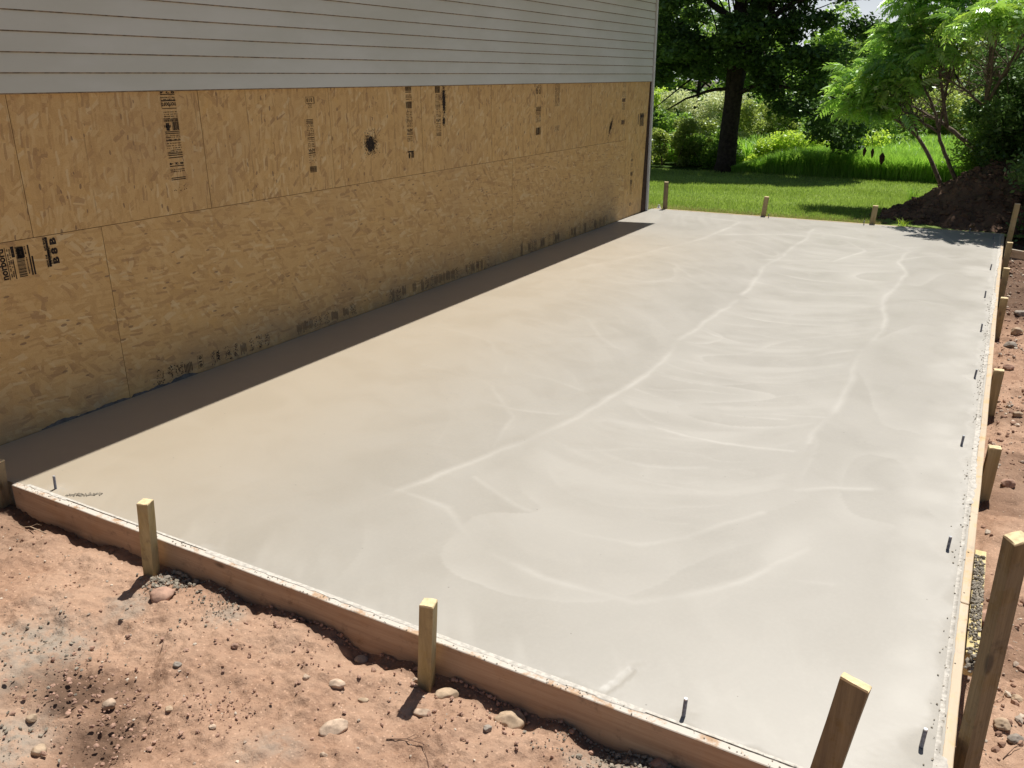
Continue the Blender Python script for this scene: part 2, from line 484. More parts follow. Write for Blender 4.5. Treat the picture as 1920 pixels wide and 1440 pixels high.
M['spill'] = m_plain('concrete_spill', (.50, .465, .41), .8, .2, 45, bump=.7)

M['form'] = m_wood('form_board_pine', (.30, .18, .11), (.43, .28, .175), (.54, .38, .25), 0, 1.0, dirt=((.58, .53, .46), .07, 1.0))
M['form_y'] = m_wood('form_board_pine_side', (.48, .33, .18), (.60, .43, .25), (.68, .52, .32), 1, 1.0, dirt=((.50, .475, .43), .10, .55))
M['stake'] = m_wood('stake_pine', (.27, .20, .085), (.40, .31, .145), (.52, .42, .215), 2, 1.2, dirt=((.36, .33, .28), .16, .0))
M['stake_old'] = m_wood('stake_weathered', (.10, .065, .032), (.21, .15, .075), (.34, .255, .135), 2, 1.2, dirt=((.30, .27, .22), .22, .0))
M['block'] = m_wood('splice_block_pine', (.52, .41, .18), (.62, .50, .25), (.68, .58, .33), 1, 1.0)
M['endgrain'] = m_plain('sawn_end', (.70, .55, .32), .8, .18, 60)
M['steel'] = m_plain('bolt_steel', (.24, .24, .27), .40, .3, 90, .5, .45)
M['galv'] = m_plain('bolt_tip', (.72, .73, .75), .35, .1, 90, .5, .6)
M['soil'] = m_soil('red_soil', (.325, .195, .128), (.42, .275, .190), (.20, .118, .078))
M['soil_dark'] = m_soil('dark_topsoil', (.095, .058, .040), (.17, .108, .075), (.030, .018, .013))
M['stone_r'] = m_plain('reddish_stone', (.38, .235, .17), .85, .25, 30, bump=.3)
M['stone_t'] = m_plain('tan_stone', (.42, .31, .21), .8, .25, 30, bump=.3)
M['stone_g'] = m_plain('grey_stone', (.27, .23, .19), .8, .25, 30, bump=.3)
M['stone_w'] = m_plain('white_stone', (.47, .35, .255), .9, .35, 30, bump=.3)
t = NT('pebble_mix')
a = t.attr('tint')
t.bsdf(t.ramp(a, [(0, (.22, .13, .09)), (.35, (.33, .20, .14)), (.6, (.40, .255, .18)), (.8, (.36, .30, .24)), (1, (.66, .55, .43))]), .85, None, .2)
M['pebble'] = t.m
M['twig'] = m_plain('dry_twig', (.14, .085, .06), .9, .3, 50)
M['bark'] = m_plain('dark_bark', (.040, .030, .025), .95, .45, 14, bump=1.0)
M['bark_l'] = m_plain('grey_brown_bark', (.165, .125, .095), .9, .4, 22, bump=.8)
M['cone'] = m_plain('dead_seed_cone', (.050, .026, .018), .95, .4, 60, bump=1.0)

# lawn ground
t = NT('mown_lawn'); P = t.pos()
n1 = t.noise(P, .55, 5, .6); n2 = t.noise(P, 5, 6, .7); n3 = t.noise(P, 42, 4, .7)
c_ = t.mix(t.ss(n1, .35, .65), (.20, .275, .070), (.28, .345, .11))
c_ = t.mix(t.math('MULTIPLY', t.ss(n2, .5, .72), .55), c_, (.17, .23, .06))
c_ = t.mix(t.math('MULTIPLY', t.ss(t.noise(P, 1.7, 4, .6), .60, .72), .5), c_, (.25, .20, .10))
c_ = t.mix(t.math('MULTIPLY', t.ss(n3, .42, .7), .5), c_, (.070, .12, .025))
t.bsdf(c_, .95, t.bump(n3, .8, .03), .08)
M['lawn'] = t.m
t = NT('meadow_soil'); P = t.pos()
t.bsdf(t.mix(t.ss(t.noise(P, 2, 5), .35, .65), (.028, .052, .012), (.05, .085, .02)), .95, None, .05)
M['meadow'] = t.m
M['far_ground'] = m_plain('far_ground', (.09, .08, .045), .95, .3, 1.0)
M['grass'] = m_leaf('grass_blade', (.20, .29, .055), (.37, .48, .14), .45, .03)
M['tall_grass'] = m_leaf('tall_grass_blade', (.13, .27, .040), (.34, .54, .105), .55, .03)
M['dry_grass'] = m_leaf('dry_grass_blade', (.28, .23, .11), (.46, .40, .21), .3, .02)
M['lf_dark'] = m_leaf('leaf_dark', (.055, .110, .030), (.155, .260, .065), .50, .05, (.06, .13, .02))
M['lf_mid'] = m_leaf('leaf_mid', (.100, .180, .034), (.240, .370, .075), .58, .05)
M['lf_lime'] = m_leaf('leaf_lime', (.22, .33, .045), (.46, .58, .10), .58, .04)
M['lf_olive'] = m_leaf('leaf_olive', (.115, .165, .042), (.33, .39, .12), .55, .05)
M['lf_white'] = m_leaf('leaf_pale_flowers', (.16, .22, .07), (.60, .64, .42), .4, .05)
M['lf_sumac'] = m_leaf('leaf_sumac', (.12, .26, .050), (.36, .54, .13), .55, .10)
M['lf_sumac_y'] = m_leaf('leaf_sumac_young', (.17, .29, .04), (.33, .46, .08), .5, .04)
M['plastic'] = m_plain('white_plastic', (.75, .75, .76), .4, .03)

# ================================================================== SETTING
def st(o): return tag(o, kind='structure')

# heights
def zlawn(x, y):
    return -.035 - .20 * sst(12.6, 20.5, y) + .02 * vn(x * .6, y * .6, 5)
def zmeadow(x, y):
    return np.where(y < 20.4, zlawn(x, y), -.235 - .75 * sst(20.4, 45, y) + .10 * vn(x * .25, y * .25, 6) * sst(20.4, 24, y))

V, F = boxvf(-300, 300, -250, 600, -1.6, -1.45)
st(pyobj('ground', V, F, M['far_ground']))
X, Y, F = grid(np.linspace(-16, 14, 121), np.linspace(12.63, 20.6, 60))
Z = zlawn(X, Y)
st(npobj('lawn', np.stack([X.ravel(), Y.ravel(), Z.ravel()], 1), F, M['lawn'], smooth=True))
X, Y, F = grid(np.linspace(-70, 60, 100), np.linspace(20.6, 160, 90))
Z = np.where(Y < 60, zmeadow(X, Y), zmeadow(X, Y) + (Y - 60) * .01)
st(npobj('meadow', np.stack([X.ravel(), Y.ravel(), Z.ravel()], 1), F, M['meadow'], smooth=True))

# --- front dirt -----------------------------------------------------------
def zfront(x, y):
    z = -.112 + .045 * fbm(x * 2.2, y * 2.2, 21, 3) + .042 * fbm(x * 6, y * 6, 22, 4, .55) + .016 * np.abs(fbm(x * 24, y * 24, 23, 3)) - .030 * np.abs(fbm(x * 4.3, y * 4.3, 27, 2))
    z = z - .020 * sst(1.93, 2.05, y)
    z = z - .030 * sst(.32, .0, np.hypot((x - 2.42), (y - 1.30) * 1.4)) - .02 * sst(.28, .0, np.hypot(x - 2.15, y - 1.5))
    return z
def zright(x, y):
    z = -.27 + .04 * fbm(x * 1.7, y * 1.7, 31, 3) + .040 * fbm(x * 6, y * 6, 32, 4, .6) + .012 * np.abs(fbm(x * 28, y * 28, 33, 3))
    z = z + .10 * sst(5.0, 6.5, x) - .03 * sst(4.95, 4.85, x) + .14 * sst(8.6, 12.5, y)
    z = z + .12 * sst(8.5, 11.5, y) * (fbm(x * 1.2, y * 1.3, 35, 3)) + .30 * sst(5.4, 8.0, x)
    return z
X, Y, F = grid(np.linspace(-.6, 4.83, 760), np.concatenate([np.linspace(-1.5, .85, 30), np.linspace(.86, 2.10, 190)]))
Z = zfront(X, Y)
def blob(cx, cy, r, e=1.0): return sst(r, r * .3, np.hypot(X - cx, (Y - cy) * e) + r * .5 * fbm(X * 6, Y * 6, 41, 3))
grey = np.clip(blob(1.67, 1.44, .30) + blob(2.10, 1.10, .22) + .8 * blob(1.80, 1.80, .14) + .8 * blob(2.20, 1.96, .16) + blob(3.9, 1.99, .20) + .6 * blob(2.9, 1.5, .14), 0, 1) * .9
wet = np.clip(.9 * blob(2.36, 1.24, .24) + .55 * blob(2.0, 1.36, .22) + .6 * sst(2.0, 2.06, Y) + .55 * blob(2.13, 1.4, .2) + .4 * sst(1.3, .6, X), 0, 1)  # damp patches, plus darker bands along the board foot and left end
Z = Z - .02 * wet * sst(2.0, 1.9, Y) + .006 * grey * fbm(X * 40, Y * 40, 44, 2)
st(npobj('dirt_ground', np.stack([X.ravel(), Y.ravel(), Z.ravel()], 1), F, M['soil'], smooth=True, attrs={'grey': grey.ravel(), 'wet': wet.ravel()}))
X, Y, F = grid(np.concatenate([np.linspace(4.80, 5.6, 90), np.linspace(5.63, 12, 60)]), np.concatenate([np.linspace(-3, 2.2, 30), np.linspace(2.22, 14.2, 640)]))
Z = zright(X, Y)
wet = np.clip(.95 * sst(8.3, 9.6, Y + .6 * vn(X * 2, Y * 2, 51)) + .45 * (vn(X * 3, Y * 2.2, 52) > .22), 0, 1)
st(npobj('dirt_ground_side', np.stack([X.ravel(), Y.ravel(), Z.ravel()], 1), F, M['soil'], smooth=True, attrs={'grey': np.zeros(X.size), 'wet': wet.ravel()}))

# --- slab -----------------------------------------------------------------
xs = np.concatenate([[0.012], np.linspace(.03, 4.795, 400), [4.803]]); ys = np.concatenate([[2.108], np.linspace(2.122, 2.6, 60), np.linspace(2.61, 12.62, 760)])
X, Y, F = grid(xs, ys)
wx = X + .10 * fbm(X * 1.1, Y * 1.1, 61, 2) + .016 * fbm(X * 7, Y * 7, 62, 3); wy = Y + .16 * fbm(X * .8, Y * .8, 63, 2) + .012 * fbm(X * 8, Y * 8, 64, 2)
lai = np.zeros(X.shape)
sx1 = 2.62 + .06 * np.sin(Y * 1.3) - .35 * sst(3.6, 2.9, Y)
bowl_ = .65 * (wx - 3.12) ** 2
avA = wy + .42 * np.maximum(wx - 1.0, 0) ** 2.0
avB = wy - bowl_
avC = wy * .6 + .12 * wx + .25 * fbm(X * 1.1, Y * 1.1, 77, 2)
av = np.where(wx < sx1, avA, np.where(wx < 4.0 + .03 * np.sin(Y * 2), avB + 40, avC + 80)); au = wx + 0
nearf = sst(2.95, 2.5, Y - bowl_ * .9)
av = np.where(nearf > .5, wy * .5 - wx * .8 + 120, av)
def ridge(pts, wd, fade, amt, sgn=1, rough=.6):
    global lai
    d, s = pldist(wx, wy, pts)
    mod = np.clip(.55 + rough * fbm(X * 3, Y * 3, int(abs(pts[0][0] * 100)) + 70, 3), 0, 1.2)
    core = sst(wd, 0, d)
    side = (s * sgn > 0) * np.exp(-d / fade) * .45
    lai = np.maximum(lai, amt * np.clip(core * .7 + side, 0, 1) * mod)
seam1 = [(2.62, 11.9), (2.58, 10.17), (2.6, 9.32), (2.69, 8.1), (2.67, 6.97), (2.67, 6.08), (2.76, 5.53), (2.69, 4.81), (2.58, 3.91), (2.39, 3.36), (2.36, 3.16), (2.31, 3.0)]
seam2 = [(2.45, 11.68), (3.0, 11.61), (3.56, 11.28), (3.9, 10.88), (3.86, 10.17), (3.97, 9.61), (3.93, 8.78), (3.97, 8.1), (4.0, 7.51), (4.04, 6.68), (4.0, 5.95), (3.98, 5.25), (4.02, 4.62)]
ridge(seam1, .045, .22, 1.0, 1)
ridge(seam2, .04, .30, .95, -1)
ridge([(2.31, 3.0), (2.66, 2.95), (2.99, 2.69), (3.33, 2.65), (3.69, 2.72), (4.02, 3.08), (4.2, 3.47)], .035, .18, .7, -1)
ridge([(2.57, 3.34), (2.92, 3.16), (3.28, 3.06), (3.55, 3.12), (3.72, 3.31), (3.95, 3.72)], .03, .35, .6, 1)
ridge([(1.61, 10.86), (2.38, 11.37), (3.07, 11.22), (3.41, 10.62), (3.19, 9.8), (2.53, 9.61)], .04, .25, 1.0, 1)
ridge([(.3, 12.3), (.88, 12.25), (1.56, 12.06), (1.56, 11.54), (1.49, 10.58), (1.15, 9.21), (.9, 8.0)], .05, .2, .9, 1)
ridge([(3.84, 10.32), (4.09, 10.63), (4.36, 10.77)], .03, .08, .8, 1)
ridge([(4.05, 4.03), (4.22, 4.14), (4.39, 4.19)], .03, .10, .7, 1)
# arcs of the float: lanes between wall and seam1, and between the seams
k = 0
for yc in np.arange(3.6, 11.2, .37):
    k += 1
    c = yc + rng.uniform(-.12, .12); x0 = 2.66 + rng.uniform(-.05, .25); x1 = 3.95 - rng.uniform(-.03, .35); bend = rng.uniform(.25, .5)
    P_ = [(x0 + (x1 - x0) * u, c - bend * math.sin(math.pi * (.15 + .62 * u))) for u in np.linspace(0, 1, 7)]
    ridge(P_, rng.uniform(.018, .04), rng.uniform(.06, .20), rng.uniform(.25, .75), 1 if k % 3 else -1, 1.1)
for yc in np.arange(4.0, 11.6, .45):
    c = yc + rng.uniform(-.15, .15); x1 = 2.35 + rng.uniform(-.45, .2); x0 = 1.0 + rng.uniform(-.3, .4)
    P_ = [(x0 + (x1 - x0) * u, c + .35 - .95 * u ** 2.3 * rng.uniform(.8, 1.1)) for u in np.linspace(0, 1, 7)]
    ridge(P_, rng.uniform(.015, .035), rng.uniform(.06, .22), rng.uniform(.12, .50) * (.55 + .06 * yc), 1, 1.1)
for i in range(26):
    c = rng.uniform(3.0, 12.2); x0 = rng.uniform(1.0, 4.1); L = rng.uniform(.2, .6)
    ridge([(x0, c), (x0 + L * .5, c - .06 * rng.uniform(-1, 1)), (x0 + L, c + .1 * rng.uniform(-1, 1))], rng.uniform(.01, .03), .07, rng.uniform(.15, .45), 1, 1.2)
lane = sst(2.55, 2.85, wx) * sst(4.05, 3.9, wx) * sst(3.0, 3.8, Y)
streak = fbm(wx * .9 + 3, avB * 5.5, 90, 4, .6)
streak2 = fbm(wx * .8 + 9, avA * 5.0, 95, 4, .6)
lai = np.maximum(lai, lane * np.clip(.08 + .55 * streak, 0, .36))
lane2 = sst(.9, 1.5, wx) * sst(2.7, 2.5, wx) * sst(3.5, 6.5, Y)
lai = np.maximum(lai, lane2 * np.clip(.0 + .35 * streak2, 0, .16))
lai = np.maximum(lai, sst(10.8, 11.9, Y) * np.clip(.2 + .6 * streak, 0, .4) * .6)
# near the right edge, a pale scum band with wavy limit
eb = sst(4.42, 4.66, X + .16 * fbm(X * 2, Y * 1.6, 97, 4))
lai = np.maximum(lai, eb * np.clip(.35 + .5 * fbm(X * 5, Y * 5, 98, 3), 0, .6))
lai = np.maximum(lai, sst(2.55, 2.15, Y + .1 * vn(X * 3, Y * 3, 99)) * np.clip(.05 + .5 * fbm(X * 9 + Y * 6, Y * 3, 100, 3), 0, .3))
def tide(sx, sy, seed, lv, wpow, amt, mask):
    global lai
    f_ = fbm(wx * sx + seed, wy * sy, seed, 3, .45) * lv
    fr = f_ - np.floor(f_)
    lai = np.maximum(lai, mask * amt * fr ** wpow * np.clip(.6 + .8 * fbm(X * 2.2, Y * 2.2, seed + 7, 2), .1, 1))
tide2 = None
def tideav(fld, su, sv, seed, lv, wpow, amt, mask):
    global lai
    f_ = fbm(wx * su + seed, fld * sv, seed, 2, .4) * lv
    fr = f_ - np.floor(f_)
    lai = np.maximum(lai, mask * amt * fr ** wpow * np.clip(.55 + .9 * fbm(X * 1.7, Y * 1.7, seed + 7, 2), .05, 1))
tideav(avB, .45, 1.0, 901, 4.2, 6, .60, lane)
tideav(avB, .8, 1.9, 905, 3.2, 8, .42, lane)
tideav(avB, .5, .8, 931, 3.0, 5, .5, sst(2.5, 3.0, X) * sst(4.1, 3.9, X) * sst(4.0, 3.0, Y))
tideav(avA, .5, .8, 911, 3.6, 7, .40, lane2)
tideav(wy * .5, 1.4, 1.0, 921, 3.0, 4, .42, sst(3.95, 4.1, wx))
tideav(wy * .7 + wx * .3, .5, .5, 941, 2.4, 6, .26, sst(3.0, 2.4, Y))
lai = np.clip(lai, 0, 1)
crumb = sst(.07, .015, (4.795 - X) + .05 * fbm(X * 9, Y * 9, 101, 3)) + .7 * sst(.035, .0, (Y - 2.122) + .05 * fbm(X * 9, Y * 9, 102, 3)) + sst(.22, .05, np.hypot((X - 4.75), (Y - 2.2) * .6)) * .8
rip = pldist(X, Y, [(.90, 2.16), (.98, 2.21), (1.10, 2.30)])[0]
crumb = np.clip(crumb + .5 * sst(.05, .0, pldist(X, Y, [(3.80, 2.13), (3.83, 2.28), (3.84, 2.33)])[0]), 0, 1)
wet = np.clip(sst(2.6, .4, X) * sst(11.5, 9.0, Y), 0, 1)  # mask of the painted warm wall reflection, strongest towards the wall
Z = .0008 * fbm(X * 1.0, Y * 1.0, 110, 2) + .0003 * lai + crumb * (.0035 * fbm(X * 60, Y * 60, 111, 3) - .001)
Z = Z - .006 * sst(.012, .003, pldist(X, Y, [(3.79, 2.15), (3.815, 2.22), (3.83, 2.30)])[0])
BOLTS_R = [(4.74, 2.40), (4.73, 3.71), (4.72, 4.97), (4.735, 6.25), (4.73, 7.53), (4.72, 8.78), (4.73, 10.14), (4.73, 11.52), (4.71, 12.20)]
BOLTS_B = [(1.83, 12.53), (3.13, 12.53), (4.43, 12.52)]
BOLTS_F = [(4.06, 2.17), (.785, 2.17)]
for bx, by in BOLTS_R + BOLTS_F:
    q = np.hypot(X - bx, Y - by)
    crumb = np.clip(crumb + .7 * sst(.09, .02, q + .03 * fbm(X * 15, Y * 15, 115, 2)), 0, 1)
    Z = Z + sst(.07, .02, q) * .003 * fbm(X * 60, Y * 60, 116, 2)
Z = np.where((X > 4.797) | (Y < 2.12), np.minimum(Z, -.0005), Z)
V = np.stack([X.ravel(), Y.ravel(), Z.ravel()], 1)
slab = st(npobj('concrete_slab', V, F, M['concrete'], smooth=True, attrs={'laitance': lai.ravel(), 'crumb': crumb.ravel(), 'wet': wet.ravel(), 'au': au.ravel(), 'av': av.ravel()}))
box('slab_body', .012, 4.793, 2.126, 12.618, -.16, -.012, M['spill'], slab)

# ragged spill of cement over the boards
def spill(name, p0, p1, nrm, w0, w1, zt, seed, n=420, keep=.0, thick=.004):
    p0 = np.array(p0); p1 = np.array(p1); nrm = np.array(nrm)
    s = np.linspace(0, 1, n); L = np.linalg.norm(p1 - p0)
    e = w0 + (w1 - w0) * np.clip(.5 + 1.0 * fbm(s * L * 2.2, s * 0 + .3, seed, 3) + .40 * fbm(s * L * 28, s * 0, seed + 5, 3), 0, 1)
    e = np.where(vn(s * L * 1.1, s * 0 + .7, seed + 9) < keep - .5, w0, e)
    a = p0 + (p1 - p0) * s[:, None]
    rows = []
    for f, dz in ((-.012 / max(w1, .001), 0), (.0, thick * .6), (.5, thick), (.85, thick * .9), (1.0, 0)):
        off = e * f if f >= 0 else np.full(n, -.015)
        z = zt + dz * np.clip(1 + 1.2 * fbm(s * L * 40, s * 0 + f * 9, seed + 3, 2), .2, 2) if dz else np.full(n, zt - .0015)
        rows.append(np.stack([a[:, 0] + nrm[0] * off, a[:, 1] + nrm[1] * off, z], 1))
    V = np.concatenate(rows); i = np.arange(len(rows) * n).reshape(len(rows), n)
    F = np.stack([i[:-1, :-1].ravel(), i[:-1, 1:].ravel(), i[1:, 1:].ravel(), i[1:, :-1].ravel()], 1)
    return npobj(name, V, F, M['spill'], slab, smooth=True)
spill('cement_spill', (4.792, 2.13), (4.792, 12.6), (1, 0), .0, .026, .0022, 201, 1500, .35, .0018)
spill('cement_spill', (.62, 2.124), (4.79, 2.124), (0, -1), .0, .016, .0022, 231, 900, .62, .0014)

# ================================================================== HOUSE
house = empty('house', (0, 5, 0))
tag(house, 'long house wall of white siding over bare strand board sheathing beside the new slab', 'house')
HP = Matrix.Translation((0, 5, 0)).inverted()
house.location = (0, 0, 0)
box('wall', -8.0, -.0125, -7.0, 12.34, -.30, 3.30, M['wall_core'], house, jit=0)
def osb(y0, y1, z0, z1, vert):
    g = .0016 if not vert else .0014
    V, F = boxvf(-.0115, 0, g, y1 - y0 - g, g, z1 - z0 - g)
    o = pyobj('osb_panel', V, F, [M['osb_v' if vert else 'osb_h'], M['osb_edge']], house, (rng.uniform(-.0006, .0008), y0, z0), mi=[1, 1, 1, 1, 1, 0])
    return o
ZS = 1.103
panels = []
for a, b in ((-6.9, -1.7), (-1.7, 3.205), (3.205, 8.235), (8.235, 11.47)): panels.append(osb(a, b, -.16, ZS, False))
ub = [-6.9, -2.3, -.95, .29, 1.53, 2.78, 4.054, 5.326, 6.563, 7.805, 9.04, 10.26, 11.47]
for a, b in zip(ub[:-1], ub[1:]): panels.append(osb(a, b, ZS, 1.90, True))
panels.append(osb(11.47, 12.335, -.16, 1.90, True))
def panel_at(y, z):
    for p in panels:
        d = p.data.vertices
        ys_ = [v.co.y for v in d]; zs_ = [v.co.z for v in d]
        if p.location.y + min(ys_) - .01 <= y <= p.location.y + max(ys_) + .01 and p.location.z + min(zs_) - .01 <= z <= p.location.z + max(zs_) + .01: return p
    return panels[0]

# siding courses
c = .1036; s0 = 1.863
k = 0
z = s0
while z < 3.30:
    y0, y1 = -6.9, 12.335
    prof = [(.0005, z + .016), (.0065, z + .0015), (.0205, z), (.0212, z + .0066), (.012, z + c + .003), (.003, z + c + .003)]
    n_ = 90
    V = []; 
    for i in range(n_ + 1):
        y = y0 + (y1 - y0) * i / n_
        wv = .0012 * math.sin(y * 1.7 + k) + random.uniform(-.0005, .0005)
        for x_, z_ in prof: V.append((x_ + wv, y, z_ + wv * .5))
    F = []; mi = []
    for i in range(n_):
        for q in range(6):
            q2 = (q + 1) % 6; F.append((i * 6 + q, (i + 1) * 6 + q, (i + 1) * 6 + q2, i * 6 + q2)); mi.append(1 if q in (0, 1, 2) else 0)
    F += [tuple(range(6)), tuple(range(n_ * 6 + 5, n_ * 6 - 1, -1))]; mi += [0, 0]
    pyobj('siding_plank', V, F, [M['siding'], M['siding_shadow_lip']], house, mi=mi)
    z += c; k += 1
# corner trim, rotten corner strip
box('corner_trim', -.06, .034, 12.352, 12.405, -.02, 3.30, M['trim'], house, bevel=.004)
V = [(-.002, 12.16, .0), (-.002, 12.30, 1.86), (-.002, 12.351, 1.86), (-.002, 12.351, .0), (.006, 12.17, .0), (.006, 12.305, 1.86), (.006, 12.351, 1.86), (.006, 12.351, .0)]
for i in range(0): pass
pyobj('rotten_strip', V, [(0, 1, 2, 3), (4, 7, 6, 5), (0, 4, 5, 1), (1, 5, 6, 2), (2, 6, 7, 3), (3, 7, 4, 0)], M['rot'], house)
# roof: eaves shade the slab; gable pitch .45
def roofvf(x0, z0, x1, z1, y0, y1, th):
    V = [(x0, y0, z0), (x1, y0, z1), (x1, y1, z1), (x0, y1, z0)]
    V += [(a, b, c_ - th) for a, b, c_ in V]
    return V, [(0, 1, 2, 3), (7, 6, 5, 4), (0, 4, 5, 1), (1, 5, 6, 2), (2, 6, 7, 3), (3, 7, 4, 0)]
EV = (.60, 3.36)
V, F = roofvf(EV[0], EV[1], -4.0, EV[1] + 4.6 * .45, -7.3, 12.70, .12)
pyobj('roof', V, F, M['roof'], house)
V, F = roofvf(-4.0, EV[1] + 4.6 * .45, -8.6, EV[1], -7.3, 12.70, .12)
pyobj('roof', V, F, M['roof'], house)
box('soffit', .0, .56, -7.2, 12.60, 3.22, 3.238, M['trim'], house)
box('fascia', .562, .59, -7.25, 12.65, 3.14, 3.32 - .08, M['trim'], house)
V = [(-8, 12.30, 3.30), (0, 12.30, 3.30), (-4, 12.30, 5.2), (-8, 12.34, 3.30), (0, 12.34, 3.30), (-4, 12.34, 5.2)]
pyobj('gable', V, [(0, 1, 2), (5, 4, 3), (0, 3, 4, 1), (1, 4, 5, 2), (2, 5, 3, 0)], M['siding'], house)

# --- printed stamps ---------------------------------------------------------
def text_polys(txt, size, bold=.0):
    cu = bpy.data.curves.new('t', 'FONT'); cu.body = txt; cu.size = size; cu.align_x = 'CENTER'; cu.align_y = 'CENTER'; cu.offset = bold; cu.resolution_u = 3
    o = bpy.data.objects.new('t', cu); COL.objects.link(o)
    dg = bpy.context.evaluated_depsgraph_get()
    me = bpy.data.meshes.new_from_object(o.evaluated_get(dg))
    V = [(v.co.x, v.co.y) for v in me.vertices]; F = [tuple(p.vertices) for p in me.polygons]
    bpy.data.objects.remove(o); bpy.data.curves.remove(cu); bpy.data.meshes.remove(me)
    return V, F
class Stamp:
    """flat print laid out in (u right, v up) metres; placed on the wall (u -> +y as seen from the yard)"""
    def __init__(s): s.V = []; s.F = []
    def rect(s, u0, u1, v0, v1):
        n = len(s.V); s.V += [(u0, v0), (u1, v0), (u1, v1), (u0, v1)]; s.F.append((n, n + 1, n + 2, n + 3))
    def text(s, txt, u, v, size, bold=.0, wid=None):
        V, F = text_polys(txt, size, bold)
        if wid and V:
            ext = max(a[0] for a in V) - min(a[0] for a in V)
            V = [(a[0] * wid / ext, a[1]) for a in V]
        n = len(s.V); s.V += [(a + u, b + v) for a, b in V]; s.F += [tuple(i + n for i in f) for f in F]
    def micro(s, u0, u1, v, h, dens=.8):
        u = u0
        while u < u1:
            w_ = random.uniform(.002, .007)
            if random.random() < dens: s.rect(u, min(u + w_, u1), v - h / 2 * random.uniform(.6, 1), v + h / 2 * random.uniform(.6, 1))
            u += w_ + random.uniform(.0008, .003)
    def frame(s, u0, u1, v0, v1, t_=.0025):
        s.rect(u0, u1, v0, v0 + t_); s.rect(u0, u1, v1 - t_, v1); s.rect(u0, u0 + t_, v0 + t_, v1 - t_); s.rect(u1 - t_, u1, v0 + t_, v1 - t_)
    def code(s, u0, u1, v0, v1, vertical=True):
        u = u0
        while u < u1:
            w_ = random.choice((.0015, .003, .005, .002)); s.rect(u, min(u1, u + w_), v0, v1); u += w_ + random.choice((.0015, .002, .003))
    def place(s, y, z, rot=0, mat='ink', sx=1.0, name='printed_stamp'):
        p = panel_at(y, z); ca, sa = math.cos(rot), math.sin(rot)
        V = [(.0011, (a * ca - b * sa) * sx + y - p.location.y, a * sa + b * ca + z - p.location.z) for a, b in s.V]
        xo = -p.location.x
        V = [(a + xo, b, c_) for a, b, c_ in V]
        # keep the print off the joints and under the siding
        o = pyobj(name, V, s.F, M[mat], p)
        # clip what falls outside the sheet by clamping
        for v in o.data.vertices:
            v.co.z = min(v.co.z, 1.861 - p.location.z)
        o['label'] = 'black ink print on the board'; o['kind'] = 'stuff'
        return o
def column(y, z0, z1, wd, plan, rot=math.pi, mat='ink'):
    """plan: list of (v position fraction 0 top..1 bottom, kind)"""
    s = Stamp(); H = z1 - z0; h2 = wd / 2
    for f0, f1, kind in plan:
        a = H / 2 - f0 * H; b = H / 2 - f1 * H
        if rot: a, b = -b, -a; 
        lo, hi = min(a, b), max(a, b)
        if kind == 'rows':
            v = lo + .008
            while v < hi: s.micro(-h2, -.003, v, .0065); s.micro(.003, h2, v, .0065); v += random.uniform(.010, .015)
        elif kind == 'bar': s.rect(-h2, h2, lo, hi)
        elif kind == 'bars':
            v = lo
            while v < hi: s.rect(-h2, h2, v, v + .005); v += .011
        elif kind == 'code': s.code(-h2, h2, lo, hi)
        elif kind == 'half': s.code(-h2, -h2 * .1, lo, hi); s.rect(h2 * .3, h2 * .75, lo + (hi - lo) * .1, hi); s.micro(h2 * .1, h2, (lo + hi) / 2, .02, .5)
        elif kind.startswith('T:'): s.text(kind[2:], 0, (lo + hi) / 2, (hi - lo) * 1.25, .0008, wd)
        elif kind == 'dots':
            for _ in range(9):
                u = random.uniform(-h2, h2); v = random.uniform(lo, hi); r_ = random.uniform(.003, .008); s.rect(u, u + r_, v, v + r_ * .8)
    return s.place(y, (z0 + z1) / 2, rot, mat)
column(3.815, 1.20, 1.87, .112, [(0.0, .03, 'T:8 2 4'), (.035, .05, 'bars'), (.055, .085, 'rows'), (.09, .10, 'bar'), (.105, .155, 'T:norbord'), (.162, .168, 'bar'), (.185, .26, 'rows'), (.262, .285, 'code'), (.287, .365, 'half'), (.372, .40, 'bars'), (.40, .45, 'rows'), (.452, .46, 'bar'), (.47, .57, 'rows'), (.572, .60, 'bars'), (.61, .618, 'bar'), (.66, .68, 'T:8 2 4'), (.69, .705, 'bars'), (.715, .75, 'rows'), (.80, .825, 'bars'), (.87, .93, 'dots')])
s = Stamp()   # boxed digits
s.frame(-.045, .052, -.022, .028); s.rect(.044, .052, -.022, .024); s.text('0 I 0', -.004, .003, .035, .0012, .062); s.frame(-.022, .018, -.052, -.0225); s.text('4', -.002, -.037, .02, .001)
s.place(5.11, 1.775)
column(5.09, 1.24, 1.64, .075, [(0, .06, 'bars'), (.06, .32, 'rows'), (.33, .345, 'bar'), (.35, .52, 'rows'), (.53, .60, 'T:APA'), (.61, .63, 'bar'), (.64, .72, 'rows'), (.74, .80, 'dots'), (.87, .88, 'bar'), (.885, .965, 'code'), (.97, .98, 'bar')])
column(6.375, 1.24, 1.87, .088, [(0, .07, 'code'), (.08, .09, 'bar'), (.11, .2, 'rows'), (.21, .30, 'code'), (.33, .56, 'rows'), (.57, .62, 'T:APA'), (.63, .66, 'bars'), (.67, .76, 'rows'), (.88, .90, 'bar'), (.90, .98, 'half')])
column(6.83, 1.30, 1.87, .080, [(0, .12, 'code'), (.13, .30, 'rows'), (.31, .33, 'bars'), (.34, .50, 'rows'), (.51, .57, 'T:APA'), (.58, .72, 'rows'), (.74, .79, 'bars'), (.93, .97, 'dots')])
